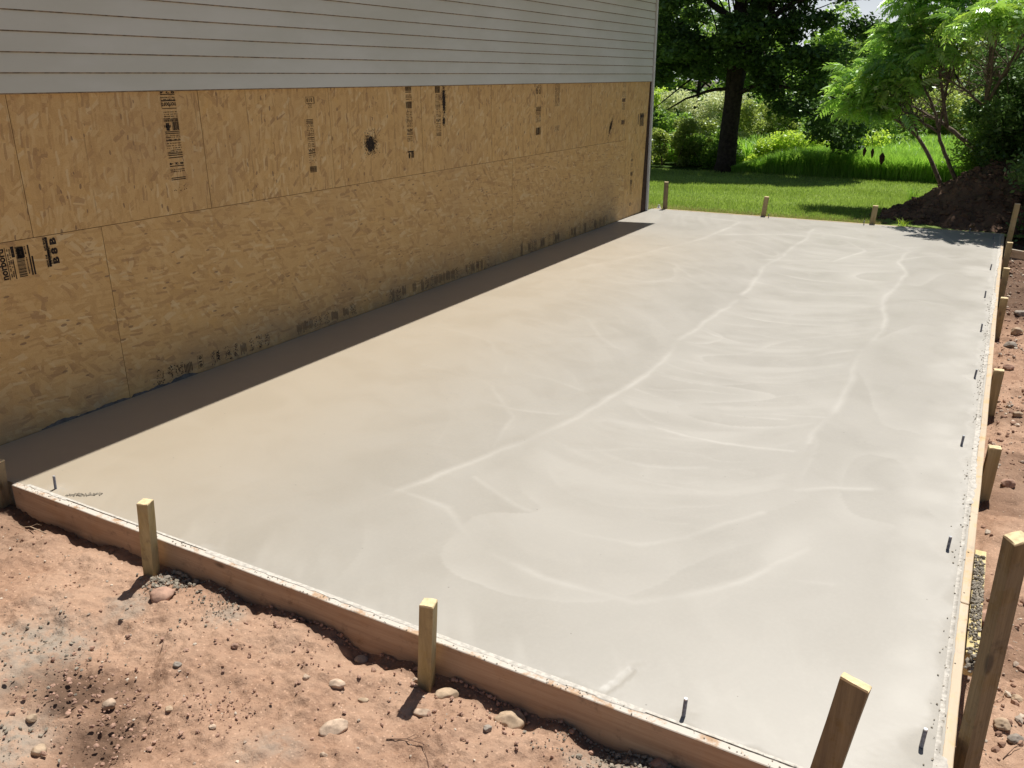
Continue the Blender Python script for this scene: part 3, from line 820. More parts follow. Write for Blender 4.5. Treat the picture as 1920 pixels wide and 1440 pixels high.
column(8.83, 1.30, 1.87, .12, [(0, .10, 'rows'), (.10, .20, 'T:(0 0)'), (.22, .28, 'dots'), (.44, .50, 'bars'), (.50, .74, 'rows'), (.83, .97, 'code')])
column(9.30, 1.25, 1.87, .12, [(0, .42, 'rows'), (.52, .62, 'dots'), (.76, .88, 'rows'), (.90, .97, 'dots')], mat='ink_faint')
column(11.33, 1.28, 1.87, .12, [(0, .12, 'rows'), (.20, .34, 'rows'), (.36, .44, 'code'), (.46, .62, 'rows'), (.84, .94, 'code')], mat='ink_faint')
s = Stamp(); s.text('1', -.12, 0, .20, .002); s.code(-.06, .1, -.09, .09); s.micro(-.05, .1, .05, .05); s.place(12.02, 1.35, 0, 'ink_faint')
column(11.73, .14, .95, .085, [(0, .04, 'dots'), (.05, .13, 'rows'), (.15, .2, 'T:0'), (.22, .30, 'rows'), (.33, .36, 'dots'), (.38, .45, 'code'), (.52, .60, 'code'), (.60, .78, 'rows'), (.80, .86, 'dots'), (.92, .98, 'T:0')], mat='ink_faint')
# left lower sheet: large prints lying on their side
s = Stamp(); s.text('norbord', .0, .075, .055, .002, .17); s.rect(-.09, .09, .048, .052); s.micro(-.08, .08, .038, .01); s.micro(-.08, .08, .026, .01); s.rect(-.09, .02, .012, .018); s.rect(.03, .09, .0, .018)
s.code(-.085, .085, -.05, -.005); s.rect(.02, .08, -.055, -.012); s.micro(-.08, .08, -.062, .008); s.rect(-.085, .085, -.085, -.076); s.rect(-.085, .02, -.10, -.09)
s.place(2.655, .985, math.pi / 2 * 1.0, 'ink')
s = Stamp(); s.text('B 8 B', 0, -.012, .05, .003, .15); s.rect(-.085, .085, .020, .035); s.micro(-.085, .085, .042, .014); s.code(-.07, .03, .012, .03)
s.place(2.875, 1.01, math.pi / 2, 'ink')
# row of prints along the foot of the wall
random.seed(11)
def footprint(y0, y1, dens, mat='ink_faint', h=.10):
    s = Stamp(); y = 0; L = y1 - y0
    while y < L:
        kind = random.random(); w_ = random.uniform(.03, .08)
        if kind < .35:
            q = 0
            while q < w_: s.rect(y + q, y + q + .005, -h / 2 * random.uniform(.3, 1), h / 2 * random.uniform(.5, 1)); q += .012
        elif kind < .75:
            for _ in range(int(w_ * 900 * dens)):
                a = y + random.uniform(0, w_); b = random.uniform(-h / 2, h / 2); r_ = random.uniform(.003, .009); s.rect(a, a + r_ * .8, b, b + r_)
        y += w_ + random.uniform(.005, .03) / dens
    s.place(y0, .062, 0, mat)
footprint(3.42, 3.66, .8, 'ink')
footprint(3.88, 4.55, 1.0); footprint(4.75, 5.4, .8); footprint(5.95, 7.1, 1.1, 'ink_faint', .12); footprint(7.15, 7.7, .8, 'ink_faint', .13)
p_ = panels[3]
footprint(8.42, 8.5, 1, 'ink_faint', .2); footprint(8.6, 9.4, 1.2, 'ink_faint', .14); footprint(9.6, 10.9, .9, 'ink_faint', .16)
s = Stamp(); s.text('0 I 0', 0, 0, .035, .0015, .075); s.frame(-.045, .045, -.022, .025, .002); s.place(3.79, .075, math.pi / 2)
s = Stamp(); s.text('APA', 0, 0, .03, .0015, .075); s.rect(-.045, .045, .016, .019); s.place(3.95, .075, math.pi / 2)

# ink smudges
def smudge(y, z, ry, rz, n, lean=0.0):
    p = panel_at(y, z); V = []; F = []
    for i in range(n):
        rr = abs(random.gauss(0, .52)); th = random.uniform(0, 2 * math.pi)
        cy = rr * ry * math.cos(th) + lean * rr * rz * math.sin(th); cz = rr * rz * math.sin(th)
        L = random.uniform(.004, .016) * (1.0 if rr < .7 else .6); a = math.pi / 2 + random.gauss(0, .35) ; w_ = random.uniform(.0012, .004)
        if rr < .45: w_ *= 1.6
        dy, dz = math.cos(a) * L, math.sin(a) * L; ny, nz = -math.sin(a) * w_, math.cos(a) * w_
        n0 = len(V); x_ = .0008 + .0006 * i / n
        for sy_, sn in ((-.5, -.5), (.5, -.5), (.5, .5), (-.5, .5)): V.append((x_, y - p.location.y + cy + dy * sy_ + ny * sn * 2, z - p.location.z + cz + dz * sy_ + nz * sn * 2))
        F.append((n0, n0 + 1, n0 + 2, n0 + 3))
    for v_i, v in enumerate(V): V[v_i] = (v[0], v[1], min(v[2], 1.861 - p.location.z))
    o = pyobj('ink_smudge', V, F, M['ink'], p); o['label'] = 'black smudge soaked into the board'; o['kind'] = 'stuff'
smudge(5.81, 1.41, .085, .085, 1400)
smudge(6.93, 1.74, .035, .17, 900, .0)
smudge(6.92, 1.55, .025, .05, 200, .0)
smudge(10.91, 1.31, .06, .15, 500, .5)

# grey cement smeared up the foot of the boards
def smear(y0, y1, hmax, seed, par, parts=60):
    ysm = np.linspace(y0, y1, parts); u = (ysm - y0) / (y1 - y0)
    h = hmax * np.clip(np.sin(np.pi * u) ** .7 * (.6 + .9 * fbm(ysm * 5, ysm * 0, seed, 3)), .02, 1) + .006 * fbm(ysm * 60, ysm * 0, seed + 2, 2)
    V = []
    for yy, hh in zip(ysm, h): V += [(.0135, yy - par.location.y, -.01 - par.location.z), (.006, yy - par.location.y, hh * .6 - par.location.z), (.0016, yy - par.location.y, hh - par.location.z)]
    F = []
    for i in range(parts - 1):
        for q in range(2): F.append((3 * i + q, 3 * i + 3 + q, 3 * i + 4 + q, 3 * i + 1 + q))
    o = pyobj('cement_smear', V, F, M['splash'], par, smooth=True); o['label'] = 'dark wet cement smeared up the board foot'
smear(2.84, 3.20, .062, 300, panels[1]); smear(3.21, 3.34, .04, 301, panels[2]); smear(3.34, 3.52, .02, 302, panels[2]); smear(3.52, 3.75, .035, 303, panels[2])
smear(2.60, 2.84, .02, 304, panels[1])

# ================================================================== FORMWORK
def plank(name, p0, p1, th, z0, z1, mat, label, bow=0.0, seed=0, group='form boards round the slab', nseg=24):
    """long board on edge from p0 to p1 (outer bottom line), thickness th towards the slab (left normal)"""
    p0 = Vector((*p0, 0)); p1 = Vector((*p1, 0)); d = p1 - p0; L = d.length; rz = math.atan2(d.y, d.x)
    r_ = random.Random(seed)
    V = []
    for i in range(nseg + 1):
        s_ = i / nseg; b = bow * math.sin(math.pi * s_) + r_.uniform(-.0008, .0008); e = r_.uniform(-.0012, .0012)
        V += [(L * s_, b, z0), (L * s_, b + th, z0), (L * s_, b + th - .002, z1 + e), (L * s_, b + .002, z1 + e - .001)]
    F = []
    for i in range(nseg):
        for q in range(4):
            q2 = (q + 1) % 4; F.append((4 * i + q, 4 * i + q2, 4 * i + 4 + q2, 4 * i + 4 + q))
    F = [tuple(reversed(f)) for f in F]
    F += [(0, 1, 2, 3), (4 * nseg + 3, 4 * nseg + 2, 4 * nseg + 1, 4 * nseg)]
    o = pyobj(name, V, F, [mat], None, (p0.x, p0.y, 0)); o.rotation_euler = (0, 0, rz)
    b = o.modifiers.new('bevel', 'BEVEL'); b.width = .0025; b.segments = 1; b.angle_limit = R(40); b.limit_method = 'ANGLE'
    tag(o, label, 'form board', group)
    return o
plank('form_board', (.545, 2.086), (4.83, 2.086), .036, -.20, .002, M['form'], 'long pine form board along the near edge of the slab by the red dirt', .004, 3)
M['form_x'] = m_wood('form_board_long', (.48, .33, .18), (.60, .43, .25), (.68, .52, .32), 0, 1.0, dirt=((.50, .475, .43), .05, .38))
plank('form_board', (4.833, 3.30), (4.833, 1.96), .036, -.20, .001, M['form_x'], 'pine form board on the right slab edge, nearest the camera, beside the yellow block', .0, 4)
for v in (): pass
plank('form_board', (4.833, 7.95), (4.833, 3.303), .036, -.20, .002, M['form_x'], 'pine form board on the right slab edge, middle length beyond the yellow block', -.004, 5)
plank('form_board', (4.833, 12.66), (4.833, 7.953), .036, -.20, .000, M['form_x'], 'pine form board on the right slab edge, farthest length beside the dark soil', .003, 6)
plank('form_board', (.04, 12.622), (4.796, 12.622), .036, -.20, .004, M['form_x'], 'pine form board along the far edge of the slab against the lawn', .0, 7)
# right boards run towards -Y, so their thickness (left normal) points +X -> flip to slab side
for o in [o for o in COL.objects if o.name.startswith('form_board')]:
    if abs(abs(o.rotation_euler.z) - math.pi / 2) < .01:
        for v in o.data.vertices: v.co.y = -v.co.y
        o.data.flip_normals()

def stake(x, y, w1, w2, z0, z1, rot, lean, mat, label, group, batter=True, chip=0.0):
    """square sawn stake driven into the ground; lean = (dx, dy) from foot to head"""
    root = empty('wooden_stake', (x, y, z0), 0)
    tag(root, label, 'stake', group)
    ca, sa = math.cos(rot), math.sin(rot); V = []; n = 7
    for i in range(n):
        f = i / (n - 1); tp = 1 - (.0 if i > 0 else .35)
        for a, b in ((-1, -1), (1, -1), (1, 1), (-1, 1)):
            px, py = a * w1 / 2 * tp, b * w2 / 2 * tp
            zz = (z1 - z0) * f
            if i == n - 1: zz += chip * (a * .5 + b * .25)
            V.append((px * ca - py * sa + lean[0] * f + random.uniform(-.0007, .0007), px * sa + py * ca + lean[1] * f, zz))
    F = [(3, 2, 1, 0)]
    for i in range(n - 1):
        for q in range(4): F.append((4 * i + q, 4 * i + (q + 1) % 4, 4 * i + 4 + (q + 1) % 4, 4 * i + 4 + q))
    b_ = pyobj('post', V, F, mat, root)
    k_ = 4 * (n - 1); top = [Vector(V[k_ + i]) for i in range(4)]
    cen = sum(top, Vector()) / 4
    # sawn, hammered head with mushroomed edge
    T = []; TF = []
    ring = []
    for i in range(4):
        a, b = top[i], top[(i + 1) % 4]
        for f in (0, .33, .66): ring.append(a.lerp(b, f))
    m_ = len(ring)
    for r_, dz, sc_ in ((0, 0, 1.004), (1, .004, 1.008), (2, .0065, .94)):
        for p in ring:
            q = cen + (p - cen) * sc_
            T.append((q.x + random.uniform(-.0008, .0008), q.y + random.uniform(-.0008, .0008), p.z + dz + random.uniform(-.0007, .0007) * r_))
    T.append((cen.x, cen.y, cen.z + .008))
    for r_ in range(2):
        for i in range(m_): TF.append((r_ * m_ + i, r_ * m_ + (i + 1) % m_, (r_ + 1) * m_ + (i + 1) % m_, (r_ + 1) * m_ + i))
    for i in range(m_): TF.append((2 * m_ + i, 2 * m_ + (i + 1) % m_, 3 * m_))
    pyobj('sawn_head', T, TF, M['endgrain'], root)
    return root
random.seed(5)
gF = 'stakes along the near form board'
stake(1.625, 2.035, .050, .050, -.30, .243, R(20), (.10, -.03), M['stake'], 'yellowish stake at the near board, left one, with grey cement crumbs at its foot', gF)
stake(3.120, 2.045, .050, .050, -.30, .222, R(15), (.060, -.03), M['stake'], 'square yellowish stake in the middle of the near board with a sharp shadow', gF)
stake(4.445, 2.045, .074, .036, -.40, .425, R(-8), (.105, -.01), M['stake_old'], 'flat wide leaning stake cut off by the bottom of the photo', gF, chip=-.012)
stake(.43, 2.060, .060, .045, -.35, .125, R(10), (.06, .01), M['stake_old'], 'dark stake in shade at the left end of the near board by the wall', gF)
gB = 'stakes along the far form board'
stake(.20, 12.69, .060, .050, -.30, .405, R(5), (.0, 0), M['stake_old'], 'reddish upright stake on the far slab edge next to the house corner', gB)
stake(1.69, 12.69, .065, .050, -.30, .275, R(5), (.05, 0), M['stake'], 'leaning stake in the middle of the far slab edge before the lawn', gB)
stake(3.20, 12.69, .070, .050, -.30, .245, R(8), (.03, 0), M['stake'], 'short stake on the far slab edge at the foot of the dirt mound', gB)
gR = 'stakes along the right form board'
stake(4.865, 11.95, .055, .055, -.35, .47, R(8), (.03, .02), M['stake'], 'tall thin stake at the far right corner of the slab, rising against the dark shrubs', gR)
stake(4.866, 10.95, .058, .050, -.35, .165, R(4), (.01, .01), M['stake'], 'stake on the right edge from which the slanting brace board runs', gR)
stake(4.866, 9.80, .056, .050, -.35, .09, R(3), (.005, .01), M['stake'], 'stake on the right edge just nearer than the braced stake', gR)
stake(4.866, 8.50, .058, .050, -.35, .07, R(-4), (.005, .01), M['stake'], 'stake on the right edge, halfway along, beside small stones', gR)
stake(4.866, 6.40, .062, .050, -.35, .025, R(4), (.008, .02), M['stake'], 'stake on the right edge, second beyond the yellow block', gR)
stake(4.868, 4.93, .060, .048, -.35, .030, R(10), (.012, .01), M['stake'], 'knotty stake on the right edge, first beyond the yellow block', gR)
stake(4.872, 2.50, .052, .048, -.50, .715, R(38), (.0, .0), M['stake_old'], 'tallest stake, weathered, standing close to the camera at the right edge of the photo', gR, chip=.010)

# yellow splice block with cement
blk = empty('splice_block', (4.857, 3.38, 0)); tag(blk, 'yellow wood block nailed outside the right form board, its top covered with grey cement crumbs', 'wood block')
box('block', -.021, .022, -.40, .40, -.10, -.004, M['block'], blk, bevel=.002)
n_ = 420
C = np.stack([rng.uniform(-.018, .018, n_), np.clip(rng.normal(.02, .20, n_), -.38, .33), np.full(n_, -.003)], 1); C[:, 2] += rng.uniform(0, .010, n_)
V, F, T = scatter_blobs(C, rng.uniform(.003, .008, n_), .8)
o = npobj('cement_crumbs', V, F, M['crumb'], blk, attrs={'tint': T}); o['kind'] = 'stuff'
C = np.stack([4.868 + rng.normal(0, .012, 60), 2.93 + rng.normal(0, .022, 60), -.005 + rng.uniform(-.03, .02, 60)], 1)
V, F, T = scatter_blobs(C, rng.uniform(.006, .014, 60), .8)
o = npobj('cement_lump', V, F, M['crumb'], attrs={'tint': T}); tag(o, 'grey lump of crumbly cement by the near end of the yellow block', 'cement lump')

# slanting brace
V, F = boxvf(-.02, .02, 0, 1.35, -.045, .045)
br = pyobj('brace_board', V, F, M['form_y'], None, (4.90, 10.98, .05)); br.rotation_euler = (R(-9), 0, R(-72)); br.modifiers.new('bevel', 'BEVEL').width = .002
tag(br, 'short board slanting from a right edge stake down to the bank', 'brace board')

# anchor bolts
def bolt_mesh():
    r = .0062; prof = []; h = .092; n = 34
    prof.append((-.02, r))
    for i in range(n): prof.append((i * h / n, r * (1.0 if i % 2 else .86)))
    prof.append((h, r * .8)); prof.append((h + .001, 0.0005))
    V = []; F = []; sg = 10
    for z_, r_ in prof:
        for k_ in range(sg): V.append((r_ * math.cos(2 * math.pi * k_ / sg), r_ * math.sin(2 * math.pi * k_ / sg), z_))
    for i in range(len(prof) - 1):
        for k_ in range(sg): F.append((i * sg + k_, i * sg + (k_ + 1) % sg, (i + 1) * sg + (k_ + 1) % sg, (i + 1) * sg + k_))
    return pymesh('rod', V, F, M['steel'])
rodm = bolt_mesh()
tipm = pymesh('tip', *tube([(0, 0, .090), (0, 0, .0955)], [.0058, .0052], 10), M['galv'])
names = {('R', 0): 'anchor bolt at the near right corner of the slab, leaning, with crumbly cement round it', ('R', 1): 'anchor bolt on the right slab edge, second from the near corner, by the yellow block',
         ('R', 2): 'anchor bolt on the right slab edge level with the knotty stake', ('R', 3): 'anchor bolt on the right slab edge, third beyond the yellow block',
         ('R', 4): 'anchor bolt on the right slab edge, fifth from the near corner', ('R', 5): 'anchor bolt on the right slab edge, sixth from the near corner',
         ('R', 6): 'anchor bolt on the right slab edge close to the slanting brace', ('R', 7): 'anchor bolt on the right slab edge in the leaf shadow, nearer of two',
         ('R', 8): 'anchor bolt at the far right corner of the slab in the leaf shadow', ('B', 0): 'anchor bolt on the far slab edge right of the middle far stake', ('B', 1): 'anchor bolt on the far slab edge left of the short stake by the mound',
         ('B', 2): 'anchor bolt on the far slab edge below the dirt mound', ('F', 0): 'anchor bolt near the front board close to the wide leaning stake', ('F', 1): 'anchor bolt at the front left corner on the shadow line, bright in the sun'}
for key, lst in (('R', BOLTS_R), ('B', BOLTS_B), ('F', BOLTS_F)):
    for i, (bx, by) in enumerate(lst):
        e = empty('anchor_bolt', (bx, by, 0)); tag(e, names[(key, i)], 'anchor bolt', 'anchor bolts set in the slab edge')
        sc_ = {0: .74, 1: .68, 2: .62}.get(i, .66) if key == 'R' else (.65 if key == 'B' else .76)
        e.scale = (1.12, 1.12, sc_); e.rotation_euler = (R(random.uniform(-3, 3)), R(random.uniform(-1, 3)), random.uniform(0, 3))
        a = bpy.data.objects.new('rod', rodm); link(a, e); b = bpy.data.objects.new('tip', tipm); link(b, e)

# ================================================================== STONES, PEBBLES, TWIGS
def rock(x, y, z, sx, sy, sz, mat, label, seed, rot=0.0, group=None, sub=2, ang=.12, name='stone'):
    v, f = ICO3; r_ = np.random.default_rng(seed)
    v = v.copy()
    ang = .4; off = r_.normal(size=(11, 3)); off /= np.linalg.norm(off, axis=1)[:, None]
    d = np.ones(len(v))
    for o_ in off: d = np.minimum(d, r_.uniform(.62, .92) / np.maximum(v @ o_, .05) * 1.0)
    v = v * np.minimum(d, 1)[:, None]
    v = v + ang * .3 * np.stack([vn(v[:, 0] * 3 + seed, v[:, 1] * 3 + v[:, 2] * 2, seed + q) for q in range(3)], 1)
    v = v * np.array([sx, sy, sz])
    ca, sa = math.cos(rot), math.sin(rot)
    v = np.stack([v[:, 0] * ca - v[:, 1] * sa, v[:, 0] * sa + v[:, 1] * ca, v[:, 2]], 1)
    o = npobj(name, v, f, M[mat], None, (x, y, z), smooth=True)
    tag(o, label, 'stone', group); return o
def zf(x, y): return float(zfront(np.array([x]), np.array([y]))[0])
def zr(x, y): return float(zright(np.array([x]), np.array([y]))[0])
gS = 'stones on the front dirt'
def frock(x, y, s, mat, label, seed, **kw):
    # positions were measured on a plane 0.18 under the slab; bring them onto the real dirt
    k_ = (1.94 + .115) / (1.94 + .18); x = CAM.x + (x - CAM.x) * k_; y = y * k_
    rock(x, y, zf(x, y) + s * (kw.pop('up', .25) - .15), s * kw.pop('ax', 1.2), s, s * .75, mat, label, seed, rot=kw.pop('rot', .5), group=gS)
frock(1.79, 1.965, .052, 'stone_r', 'large rounded pinkish stone half sunk in dirt in front of the first yellowish stake', 1, ax=1.15, up=.1)
frock(3.46, 2.09, .046, 'stone_t', 'rounded tan stone leaning near the board, right of the middle stake', 2, up=.15)
frock(3.44, 1.97, .014, 'stone_g', 'small dark grey stone just in front of the rounded tan stone', 3, up=.5)
frock(3.20, 2.075, .030, 'stone_t', 'tan stone at the foot of the middle stake on its right', 4, ax=1.5, up=.15)
frock(2.84, 1.885, .022, 'stone_w', 'pale stone lying left of the middle stake', 5, ax=1.5, up=.2)
frock(2.72, 1.855, .014, 'stone_w', 'small whitish pebble between the rounded pinkish stone and the middle stake', 6, up=.4)
frock(2.145, 1.435, .026, 'stone_w', 'bright pointed stone in the dark damp patch at bottom left', 7, ax=.9, up=.5)
frock(2.15, 1.165, .026, 'stone_t', 'tan stone casting a shadow at the bottom left corner', 8, up=.5)
frock(2.97, 1.72, .032, 'stone_w', 'long cream stone with curved shape, low centre of the dirt', 9, ax=1.6, up=.1, rot=1.0)
frock(3.02, 1.61, .012, 'stone_w', 'tiny cream pebble below the long cream stone', 10, up=.5)
frock(2.95, 1.90, .012, 'stone_t', 'thin flat tan stone left of the middle stake shadow', 11, ax=1.8, up=.2)
frock(3.185, 1.955, .024, 'stone_w', 'flat pointed pale stone under the middle stake shadow', 12, ax=1.8, up=.05)
frock(2.34, 1.865, .013, 'stone_r', 'little reddish stone right of the large pinkish stone', 13, up=.5)
frock(2.235, 1.675, .014, 'stone_g', 'round greyish stone in the left centre of the dirt', 14, up=.5)
frock(1.86, 1.735, .013, 'stone_g', 'small dark stone below the pinkish stone', 15, up=.5)
frock(1.98, 1.25, .017, 'stone_t', 'tan stone among grey crumbs near the left border', 16, up=.4)
frock(4.00, 2.14, .026, 'stone_r', 'reddish stone in the ditch under the front board, bottom centre', 17, up=.4)
frock(4.12, 2.12, .040, 'stone_r', 'big reddish stone low under the front board by the wide leaning stake', 18, up=.2)
frock(2.76, 2.12, .024, 'stone_g', 'grey stone in the shadow ditch left of the middle stake', 19, up=.3)
frock(1.66, 2.09, .020, 'stone_g', 'grey stone in the shadow left of the first yellowish stake', 20, up=.3)
frock(3.05, 2.085, .013, 'stone_w', 'small white pebble touching the foot of the middle stake on its left', 21, up=.6)
frock(2.40, 1.50, .013, 'stone_t', 'tan pebble right of the bright pointed stone', 22, up=.4)
frock(3.38, 1.74, .013, 'stone_r', 'reddish pebble by the curved twig', 23, up=.4)
frock(2.62, 1.50, .012, 'stone_w', 'white pebble in the lower middle of the dirt', 24, up=.4)
frock(2.88, 2.05, .012, 'stone_t', 'tan pebble on the shadow edge left of the middle stake', 25, up=.4)
gS2 = 'stones on the dirt right of the slab'
def rrock(x, y, s, mat, label, seed, up=.3, ax=1.2):
    rock(x, y, zr(x, y) + s * up, s * ax, s * 1.1, s * .75, mat, label, seed, rot=.4, group=gS2)
rrock(4.93, 3.62, .050, 'stone_r', 'pinkish stone wedged between the yellow block and the tall stake', 40, .8)
rrock(4.995, 2.97, .026, 'stone_t', 'rounded tan stone at the lower right, left one of a pair', 41, .5)
rrock(5.035, 2.92, .024, 'stone_g', 'rounded grey stone at the lower right, right one of a pair', 42, .4)
rrock(5.045, 3.20, .018, 'stone_t', 'tan stone above the pair at the lower right border', 43, .5)
rrock(4.985, 5.10, .035, 'stone_r', 'dark reddish clod beside the head of the knotty stake', 44, .6)
rrock(4.98, 8.1, .05, 'stone_g', 'grey stone right of the halfway stake on the right edge', 45, .4)
rrock(5.02, 8.6, .045, 'stone_t', 'tan stone farther right of the halfway stake', 46, .4)
rrock(4.97, 7.5, .035, 'stone_r', 'reddish stone nearer than the halfway stake', 47, .4)
rrock(5.05, 9.3, .05, 'stone_g', 'grey stone on the dirt near the brace board', 48, .4)
rrock(5.03, 6.3, .028, 'stone_t', 'tan stone right of the second stake beyond the block', 49, .4)
rrock(5.04, 4.3, .022, 'stone_w', 'pale stone midway up the right dirt strip', 50, .4)

def pebbles(name, N, xr, yr, zfun, smin, smax, label, mat='pebble', clus=None, tint=None):
    x = rng.uniform(*xr, N); y = rng.uniform(*yr, N)
    if clus is not None:
        keep = fbm(x * clus, y * clus, 400, 3) + rng.uniform(-.35, .35, N) > .05
        x, y = x[keep], y[keep]
    n = len(x); s_ = smin + (smax - smin) * rng.uniform(0, 1, n) ** 4
    C = np.stack([x, y, zfun(x, y) + s_ * .25], 1)
    V, F, T = scatter_blobs(C, s_, .7, tint=tint)
    o = npobj(name, V, F, M[mat], attrs={'tint': T}); tag(o, label, 'pebbles', kind='stuff'); return o
pebbles('pebbles', 4800, (.3, 4.8), (.9, 2.07), zfront, .0013, .008, 'loose grit and small pebbles strewn over the red dirt in front of the form board', clus=2.2)
pebbles('pebbles', 7000, (4.88, 5.5), (1.9, 13), zright, .004, .020, 'stones and grit strewn over the dirt right of the slab', clus=1.6)
def crumbs(spots, label, mat='crumb'):
    Vs = []; Fs = []; Ts = []; o_ = 0
    for cx, cy, r_, n, zfun, smin, smax in spots:
        x = rng.normal(cx, r_ * .5, n); y = np.minimum(rng.normal(cy, r_ * .4, n), 2.078); s_ = smin + (smax - smin) * rng.uniform(0, 1, n) ** 3
        C = np.stack([x, y, zfun(x, y) + s_ * .5 + rng.uniform(0, .006, n)], 1)
        V, F, T = scatter_blobs(C, s_, .8); Vs.append(V); Fs.append(F + o_); Ts.append(T); o_ += len(V)
    o = npobj('cement_crumbs', np.concatenate(Vs), np.concatenate(Fs), M[mat], attrs={'tint': np.concatenate(Ts)}); tag(o, label, 'cement crumbs', kind='stuff')
crumbs([(1.80, 2.03, .12, 240, zfront, .003, .012), (1.78, 1.97, .10, 160, zfront, .003, .008), (2.10, 1.99, .18, 200, zfront, .002, .007), (1.72, 1.46, .34, 240, zfront, .002, .009), (2.12, 1.10, .2, 90, zfront, .002, .009), (4.0, 2.02, .22, 420, zfront, .003, .011), (3.75, 2.0, .2, 140, zfront, .002, .006)], 'grey cement crumbs dropped on the dirt near the front board')
crumbs([(2.36, 1.30, .26, 200, zfront, .002, .011), (2.05, 1.38, .30, 180, zfront, .002, .011), (2.62, 1.55, .2, 160, zfront, .002, .008), (2.6, 2.05, .5, 200, zfront, .003, .010), (3.4, 2.03, .4, 180, zfront, .003, .010)], 'dark damp soil crumbs round the churned patch at bottom left', 'stone_r')

# speckles of cement on the front board top and slab edge grit
n_ = 260
x = rng.uniform(.6, 4.75, n_); keep = fbm(x * 2.5, x * 0, 500, 3) + rng.uniform(-.4, .4, n_) > -.1; x = x[keep]; n_ = len(x)
C = np.stack([x, 2.092 + rng.uniform(0, .028, n_), np.full(n_, .003)], 1)
V, F, T = scatter_blobs(C, rng.uniform(.0012, .004, n_), .5)
o = npobj('cement_specks', V, F, M['crumb'], slab, attrs={'tint': T}); o['kind'] = 'stuff'
n_ = 600
y = rng.uniform(2.15, 9, n_); keep = fbm(y * 1.8, y * 0, 510, 3) + rng.uniform(-.4, .4, n_) > -.05; y = y[keep]; n_ = len(y)
C = np.stack([4.775 + rng.normal(0, .016, n_), y, np.full(n_, .0025)], 1)
V, F, T = scatter_blobs(C, rng.uniform(.0012, .005, n_), .5)
o = npobj('cement_grit', V, F, M['crumb'], slab, attrs={'tint': T}); o['kind'] = 'stuff'
C = np.stack([np.interp(np.linspace(0, 1, 80), [0, 1], [.90, 1.04]) + rng.normal(0, .008, 80), np.interp(np.linspace(0, 1, 80), [0, 1], [2.155, 2.245]) + rng.normal(0, .008, 80), np.full(80, .002)], 1)
V, F, T = scatter_blobs(C, rng.uniform(.002, .007, 80), .7)
o = npobj('cement_grit', V, F, M['crumb'], slab, attrs={'tint': T}); o['kind'] = 'stuff'

def twig(pts, r0, label, mat='twig', zfun=zfront, side=True):
    P_ = []
    for i, (x, y, dz) in enumerate(pts): P_.append((x, y, float(zfun(np.array([x]), np.array([y]))[0]) + dz))
    parts = [tube(P_, [r0 * (1 - .7 * i / (len(P_) - 1)) for i in range(len(P_))], 5)]
    if side and len(P_) > 2:
        a = Vector(P_[1]); parts.append(tube([a, a + Vector((.02, .025, .008)), a + Vector((.045, .03, .004))], [r0 * .6, r0 * .4, r0 * .15], 4))
    V, F = joinvf(parts); o = pyobj('twig', V, F, M[mat], smooth=True); tag(o, label, 'twig', 'dry twigs on the dirt'); return o
twig([(3.20, 1.72, .003), (3.26, 1.75, .008), (3.33, 1.745, .008), (3.385, 1.70, .004), (3.40, 1.66, .003)], .0020, 'thin curved brown twig low in the centre of the dirt')
twig([(2.10, 1.73, .004), (2.13, 1.70, .012), (2.15, 1.665, .003)], .0018, 'short straight twig left of the centre of the dirt', side=False)
twig([(.93, 2.00, .002), (.82, 1.99, .020), (.72, 2.01, .012), (.66, 1.99, .02)], .003, 'pale dead root sticking out by the shaded board end', mat='stone_t')
twig([(5.0, 2.80, .003), (5.03, 2.86, .012), (5.06, 2.90, .004)], .002, 'short dry twig near the pair of stones at lower right', zfun=zright)
twig([(4.97, 3.15, .003), (5.0, 3.20, .014), (5.01, 3.27, .006)], .0016, 'pale bent straw beside the tall stake', mat='stone_t', zfun=zright)

# white bit of plastic by the house corner
V, F = tube([(0, 0, 0), (0, 0, .03), (0, 0, .06), (0, 0, .085)], [.045, .035, .016, .012], 12)
o = pyobj('plastic_cap', V, F, M['plastic'], None, (.09, 12.72, -.03)); tag(o, 'small white plastic cap on the ground at the house corner', 'plastic cap')

# ================================================================== MOUND
X, Y, F = grid(np.linspace(2.6, 10.5, 240), np.linspace(12.68, 19.5, 190))
ridge_ = sst(2.95, 4.75, X - .38 * np.maximum(Y - 14.2, 0)) * sst(12.62, 14.7, Y) * sst(19.5, 16.0, Y)
Z = -.12 - .35 * sst(14.5, 15.5, Y) * sst(.12, 0, ridge_) + .90 * ridge_ ** .9 + .10 * sst(4.4, 6.5, X)
Z = Z + (.10 * fbm(X * 1.8, Y * 1.8, 601, 4, .6) + .09 * np.abs(fbm(X * 6, Y * 6, 602, 3)) + .03 * fbm(X * 16, Y * 16, 603, 2)) * sst(2.7, 3.2, X) * sst(12.66, 12.95, Y)
Z = Z - .12 * sst(3.0, 2.65, X)
Z = Z - .10 * sst(12.72, 12.68, Y)
mound = npobj('dirt_mound', np.stack([X.ravel(), Y.ravel(), Z.ravel()], 1), F, M['soil_dark'], smooth=True, attrs={'grey': np.zeros(X.size), 'wet': np.zeros(X.size)})
tag(mound, 'heap of dark brown topsoil at the far right corner of the slab', 'dirt mound')
def zmound(x, y):
    ix = np.clip(((x - 2.6) / (10.5 - 2.6) * 239), 0, 238).astype(int); iy = np.clip(((y - 12.68) / (19.5 - 12.68) * 189), 0, 188).astype(int)
    return Z[iy, ix]
x = rng.uniform(3.0, 6.0, 3500); y = rng.uniform(12.75, 16, 3500)
C = np.stack([x, y, zmound(x, y) + .01], 1)
V, F, T = scatter_blobs(C, .012 + .05 * rng.uniform(0, 1, 3500) ** 3, .8)
